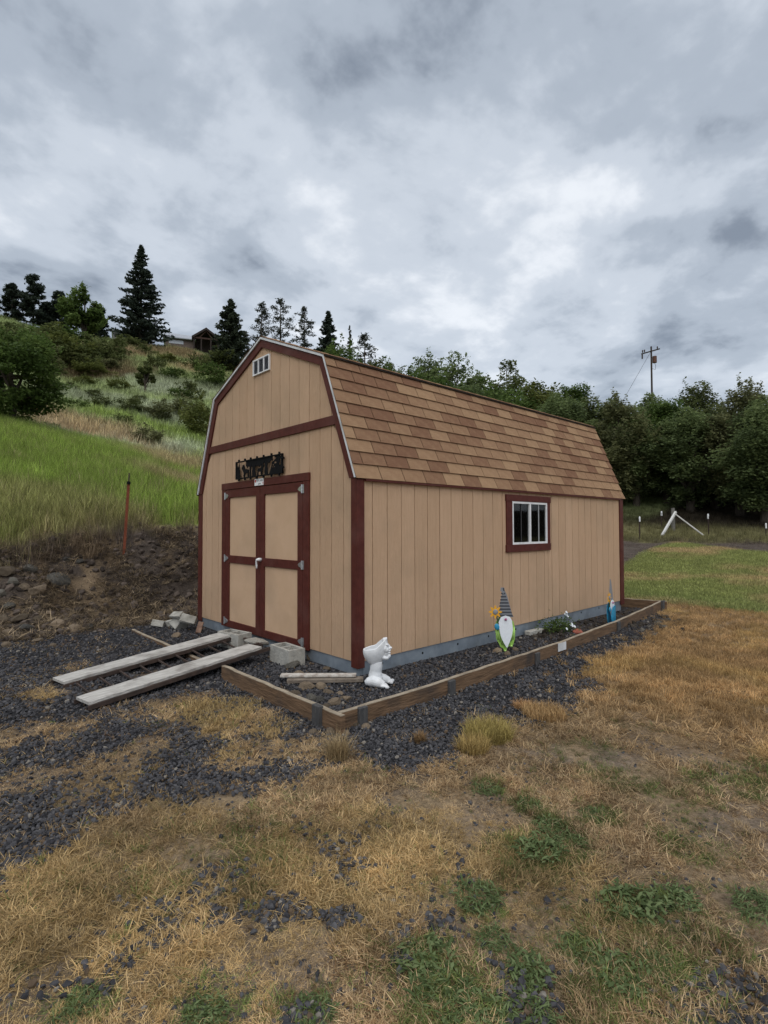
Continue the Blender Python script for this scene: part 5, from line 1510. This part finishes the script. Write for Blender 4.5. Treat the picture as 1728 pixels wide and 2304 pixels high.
def pine_tree(rng, H_, R_, nbr=46, ls=.22, leaf='pine', first=.25, puff=34):
    c = []; tn = []; tm = MB(); r0 = H_*.014+.03
    lean = rng.normal(0, .012, 2)*H_
    tm.tube([(0, 0, -.5), (lean[0]*.5, lean[1]*.5, H_*.5), (lean[0], lean[1], H_*.98)], [r0, r0*.7, r0*.15], 7)
    for i in range(nbr):
        t = first+(1-first)*(i+rng.uniform(0, 1))/nbr
        Lb = R_*(.35+.65*math.sin(min(1, (1-t)/(1-first)*1.15)*math.pi*.62))*rng.uniform(.45, 1.1)*(1 if t < .93 else .5)
        a = rng.uniform(0, 6.283); z0 = H_*t
        e = np.array([lean[0]*t+math.cos(a)*Lb, lean[1]*t+math.sin(a)*Lb, z0+Lb*rng.uniform(-.12, .35)])
        tm.tube([(lean[0]*t, lean[1]*t, z0), tuple((e+np.array([lean[0]*t, lean[1]*t, z0]))/2-np.array([0, 0, .06*Lb])), tuple(e)], [r0*.28, r0*.2, r0*.08], 4)
        for k in range(3):
            q0 = np.array([lean[0]*t, lean[1]*t, z0])*(1-(.55+.22*k))+e*(.55+.22*k)
            m_ = int(puff*rng.uniform(.5, 1.2)); pr_ = .34*R_*.55*rng.uniform(.6, 1.2)
            q = rng.normal(size=(m_, 3))*pr_*np.array([.55, .55, .38])
            c.append(q0+q); tn.append(np.clip(.42+rng.normal(0, .18, m_), 0, 1))
    c = np.concatenate(c); tn = np.concatenate(tn)
    v, f = leaf_quads(rng, c, ls*rng.uniform(.6, 1.3, len(c)), .35)
    return npmesh('crown', v, f, LEAF[leaf], np.repeat(tn, 4)), tm
def put_tree(name, label, cat, pos, cm, tm, group=None, rz=0, sc=1.0):
    t = thing(name, label, cat, pos, rz, group)
    if isinstance(sc, (int, float)): sc = (sc, sc, sc)
    t.scale = sc
    link('crown', cm, t)
    if tm is not None: link('trunk' if cat == 'tree' else 'stem', tm, t)
    return t
tr_ = np.random.default_rng(77)
def mt(tm): return tm.mesh('trunk', 'trunk')
def spot(u, d, vt):
    x, y = at(u, d); z = tz(x, y)
    return (x, y, z-.05), zat(u, vt, d)-z
def pxm(u, d): return d/FPX*math.cos(azim(u)-YAW)**-1*1.0   # metres for one photo pixel at that place, roughly

# conifers on the ridge
pos, h = spot(312, 100, 551); m_, t_ = fir_tree(tr_, h, h*.30, 300, 84, .33, droop=.42, ragged=.34); put_tree('fir_tree', 'tall broad dark fir standing alone on the hill crest left of the ridge house', 'tree', pos, m_, mt(t_))
pos, h = spot(516, 82, 673); m_, t_ = fir_tree(tr_, h, h*.285, 240, 80, .30, 'juniper', droop=.1, ragged=.32, exp=.7); put_tree('juniper_tree', 'dense grey-green conical evergreen just right of the ridge house', 'tree', pos, m_, mt(t_))
pos, h = spot(738, 90, 700); m_, t_ = fir_tree(tr_, h, h*.29, 220, 80, .32, droop=.3); put_tree('fir_tree', 'dark pointed fir rising behind the shed roof', 'tree', pos, m_, mt(t_))
pos, h = spot(787, 90, 733); m_, t_ = fir_tree(tr_, h, h*.10, 90, 22, .25, 'pine', droop=.2, ragged=.5); put_tree('snag_tree', 'thin nearly bare conifer spire beside the pointed fir', 'tree', pos, m_, mt(t_))
for u, d, vt, rr, lab in ((586, 95, 684, .20, 'sparse pine nearest the grey-green evergreen'), (630, 93, 673, .19, 'taller sparse pine paired with its neighbour above the shed peak'), (684, 96, 690, .15, 'slim open pine with bare lower trunk above the shed roof'), (822, 88, 752, .20, 'dark bushy-topped pine right of the thin spire'), (548, 98, 745, .16, 'short pine tucked between the evergreen and the sparse pines')):
    pos, h = spot(u, d, vt); m_, t_ = pine_tree(tr_, h, h*rr, 46, .22, first=.3 if u != 684 else .38, puff=19); put_tree('pine_tree', lab, 'tree', pos, m_, mt(t_), 'pines on the ridge')
for u, d, vt, rr, lab in ((18, 98, 638, .26, 'dark ridge pine at the far end of the dark grove'), (68, 97, 618, .24, 'tallest pine of the dark grove on the ridge'), (128, 99, 658, .26, 'dark rounded pine beside the light green locust tree'), (-30, 96, 650, .26, 'dark pine behind the leafy tree at the meadow edge'), (215, 103, 690, .3, 'low dark pine between the locust tree and the tall fir'), (98, 100, 680, .28, 'shorter dark pine inside the ridge grove')):
    pos, h = spot(u, d, vt); m_, t_ = pine_tree(tr_, h, h*rr, 74, .28, 'fir', first=.08, puff=36); put_tree('pine_tree', lab, 'tree', pos, m_, mt(t_), 'dark grove on the ridge')
# broadleaf trees on the slope
pos, h = spot(185, 84, 650); m_, t_ = broadleaf(tr_, h, h*.40, 34, 5200, .24, 'bright', .25); put_tree('locust_tree', 'light green feathery tree in front of the dark ridge grove', 'tree', pos, m_, mt(t_))
pos, h = spot(20, 27.5, 722); m_, t_ = broadleaf(tr_, h, h*.52, 30, 20000, .075, 'bright', .05); put_tree('maple_tree', 'leafy green tree at the top edge of the near meadow', 'tree', pos, m_, mt(t_))
pos, h = spot(-75, 29, 760); m_, t_ = broadleaf(tr_, h, h*.50, 36, 12000, .08, 'bright', .08); put_tree('maple_tree', 'second leafy green tree crowding the meadow edge tree', 'tree', pos, m_, mt(t_))
pos, h = spot(323, 56, 818); m_, t_ = broadleaf(tr_, h, h*.32, 26, 2000, .12, 'bush', .2); put_tree('sapling', 'slim young tree standing alone on the grassy hillside', 'tree', pos, m_, mt(t_))
for u, d, vt, rr, lf, lab in ((895, 62, 812, .55, 'bright', 'bright green rounded tree just above the shed roof edge'), (965, 66, 800, .42, 'hedge', 'dark broadleaf tree next to the bright rounded one'), (1012, 64, 790, .40, 'hedge', 'tallest dark broadleaf tree above the roof'), (985, 55, 845, .6, 'bright', 'bright green crown in front of the tallest broadleaf tree'), (1082, 60, 835, .36, 'hedge', 'small dark tree in the dip above the roof'), (1148, 62, 806, .34, 'bush', 'airy grey-green tree with open branches above the roof'), (1130, 52, 862, .6, 'bright', 'low bright green tree over the roof'), (1205, 54, 850, .40, 'yel', 'yellow-green rounded tree before the hedge begins'), (760, 70, 770, .5, 'bright', 'light green tree below the pointed fir'), (845, 72, 800, .5, 'bush', 'grey-green tree below the dark pine'), (1045, 50, 868, .6, 'hedge', 'low dark green tree over the roof')):
    pos, h = spot(u, d, vt); h = max(h, 3.0)
    m_, t_ = broadleaf(tr_, h, h*rr*.95, 44, 6400, .16, lf, .1); put_tree('broadleaf_tree', lab, 'tree', pos, m_, mt(t_), 'trees behind the shed roof')
# hedge of old trees right of the shed
HV = []
for i in range(5):
    m_, t_ = broadleaf(tr_, 8.0, 2.55, 95, 22000, .085, ('hedge', 'olive', 'bright', 'bush', 'hedge')[i], .04, squat=1.0); HV.append((m_, mt(t_)))
HT = [(1265, 33, 885, 'first hedge tree at the shed roof corner'), (1330, 36, 868, 'tall leafy hedge tree behind the roof end'), (1385, 33, 890, 'dense dark hedge tree beside the roof slope'), (1432, 33.5, 885, 'twin-stemmed hedge tree behind the capped posts'), (1500, 35, 890, 'hedge tree behind the braced wooden post'), (1555, 33, 895, 'dark hedge tree with thick low trunk'), (1610, 35, 880, 'hedge tree with pale twigs beyond the long brace'), (1665, 33, 872, 'wide hedge tree sweeping low over the grass'), (1722, 31, 868, 'bright-sided hedge tree at the end of the row'), (1790, 32, 860, 'hedge tree closing the row'), (1470, 41, 852, 'rear hedge tree below the utility pole'), (1580, 42, 858, 'rear dark rounded tree above the hedge line'), (1690, 42, 855, 'rear tree with long shoots above the hedge line'), (1215, 37, 905, 'low hedge tree hidden behind the roof'), (1295, 42, 862, 'rear hedge tree with tall stray shoots'), (1380, 43, 872, 'rear hedge tree between the roof and the pole')]
for i, (u, d, vt, lab) in enumerate(HT):
    pos, h = spot(u, d, vt+(-16, 14, -4, 20, -10, 6, 18)[i % 7]); cm, tm = HV[(i*3) % 5]
    s_ = h/8.3
    put_tree('hedge_tree', lab, 'tree', pos, cm, tm, 'row of hedge trees', i*1.3+.4, (max(s_, .85)*tr_.uniform(.95, 1.15), max(s_, .85)*tr_.uniform(.95, 1.15), s_))
# bushes on the hillside
BV = []
for i in range(5):
    m_, t_ = broadleaf(tr_, 1.0, .66, 34, 2800, .034, ('bush', 'bright', 'bush', 'olive', 'yel')[i], .02, trunk=False); BV.append(m_)
BD = []
for i in range(3):
    m_, t_ = broadleaf(tr_, 1.0, .66, 34, 2800, .034, 'bush', .02, trunk=False); BD.append(m_)
BU = [(354, 836, 24, 30, 1, 'dark round bush below the ridge house'), (392, 856, 28, 24, 0, 'bush to the right of the dark round bush'), (293, 926, 34, 26, 0, 'wide low bush at the foot of the slim young tree'), (362, 948, 34, 34, 0, 'leggy green bush beside the slim young tree'), (268, 880, 24, 24, 0, 'rounded bush up the slope behind the slim young tree'), (213, 898, 20, 16, 0, 'small bush in the pale grass'), (166, 924, 30, 20, 0, 'spreading bush near the meadow edge tree'), (225, 916, 26, 18, 0, 'flat bush between the two wide low bushes'), (336, 1000, 33, 34, 0, 'olive bush standing just above the tan grass strip'), (448, 985, 46, 75, 0, 'large bush against the left edge of the shed roof'), (430, 905, 28, 40, 0, 'bush above the large bush by the roof edge'), (470, 870, 40, 45, 0, 'bush below the grey-green evergreen'), (119, 972, 18, 16, 1, 'dark bush by the trunk of the meadow edge tree'), (60, 840, 60, 60, 0, 'broad bush below the dark ridge grove'), (130, 820, 55, 60, 0, 'tall green bush on the upper slope under the grove'), (180, 838, 50, 50, 1, 'dark thicket bush under the locust tree'), (225, 815, 45, 45, 1, 'dark thicket bush between locust and fir'), (95, 800, 60, 50, 0, 'yellowish bush under the tallest grove pine'), (20, 790, 60, 50, 1, 'dark bush at the edge of the ridge grove'), (300, 780, 26, 18, 1, 'scrub bush at the foot of the tall fir'), (405, 778, 22, 14, 0, 'scrub bush in front of the ridge house wall'), (460, 800, 24, 30, 0, 'scrub bush under the porch of the ridge house'), (445, 835, 30, 30, 0, 'green shrub on the crest below the porch'), (145, 1060, 9, 18, 1, 'small dark weed bush in the bright green meadow'), (270, 1080, 12, 22, 1, 'small leafy sapling bush beside the rusty post'), (160, 880, 14, 16, 0, 'grey-green shrub high in the pale grass'), (500, 840, 45, 45, 1, 'dark shrub under the grey-green evergreen'), (118, 885, 18, 22, 0, 'shrub beside the crown of the meadow edge tree'), (245, 835, 30, 22, 0, 'brownish shrub above the dark scree'), (190, 868, 22, 18, 0, 'low shrub on the dark scree'), (40, 815, 55, 55, 0, 'leafy bush below the far end of the dark grove'), (150, 795, 50, 45, 0, 'light bush right under the locust crown'), (255, 800, 36, 34, 0, 'green bush between the thicket and the tall fir'), (100, 850, 45, 40, 1, 'dark bush lower in the thicket'), (205, 850, 36, 30, 0, 'olive bush at the foot of the thicket'), (320, 905, 12, 12, 0, 'tiny shrub in the grass below the slim young tree'), (400, 900, 26, 22, 0, 'pale shrub in the silvery grass'), (275, 955, 26, 16, 0, 'flat shrub just above the tan grass strip'), (420, 940, 36, 40, 0, 'bushy shrub left of the large bush by the roof edge'), (380, 818, 26, 18, 0, 'round shrub on the brown slope below the house'), (330, 800, 22, 16, 0, 'small shrub on the brown slope below the fir')]
for i, (u, vb, wpx, hpx, dk__, lab) in enumerate(BU):
    x, y, z = hit(u, vb); d = math.hypot(x-CAM[0], y-CAM[1]); q = d/FPX
    s = (wpx*q/.6, wpx*q/.6, hpx*1.25*q)
    put_tree('hill_bush', lab, 'bush', (x, y, z-.1*hpx*q), (BD[i % 3] if dk__ else BV[i % 5]), None, 'bushes on the hillside', i*2.1, s)
# brush behind and under the hedge trees
for i, (u, d, hh) in enumerate(((1400, 38, 3.2), (1460, 39, 3.2), (1530, 38, 3), (1600, 39, 3.2), (1660, 38, 3), (1730, 38, 3.2), (1350, 37, 3), (1790, 37, 3))):
    x, y = at(u, d)
    put_tree('undergrowth_bush', 'dark bush in the undergrowth behind the hedge trunks', 'bush', (x, y, tz(x, y)-.2), BD[i % 3], None, 'undergrowth behind the hedge', i*1.9, (3.6, 3.6, hh))

# ------------------------------------------------------------------ flowers in the bed
fl = thing('daisy_plant', 'low green plant with small white flowers in the gravel bed below the window', 'flowers', (3.42, -.22, .02))
rr = np.random.default_rng(9)
c = rr.normal(0, 1, (620, 3))*np.array([.13, .09, .05])+np.array([-.05, .02, .09]); c[:, 2] = np.abs(c[:, 2])
v, f = leaf_quads(rr, c, .017*rr.uniform(.6, 1.4, len(c)))
link('leaves', npmesh('leaves', v, f, LEAF['bright'], np.repeat(rr.uniform(.1, .7, len(c)), 4)), fl)
for dx, dy, dz in ((.12, -.02, .25), (.135, -.03, .20), (.06, -.11, .10), (.09, -.12, .08), (.12, -.10, .10), (.13, -.13, .07), (-.06, -.12, .06), (.16, -.12, .06), (.125, 0, .22)):
    MB().tube([(dx*.7, dy*.6+.01, .0), (dx, dy, dz)], .003, 5).build('stem', C['leaf'], fl, local=True)
    m = MB()
    for k in range(8):
        t = 2*math.pi*k/8
        m.ell((dx+.012*math.cos(t), dy-.006+.008*math.sin(t), dz+.011*math.sin(t)), (.009, .006, .008), 6, 4)
    m.build('blossom', C['white'], fl, local=True)
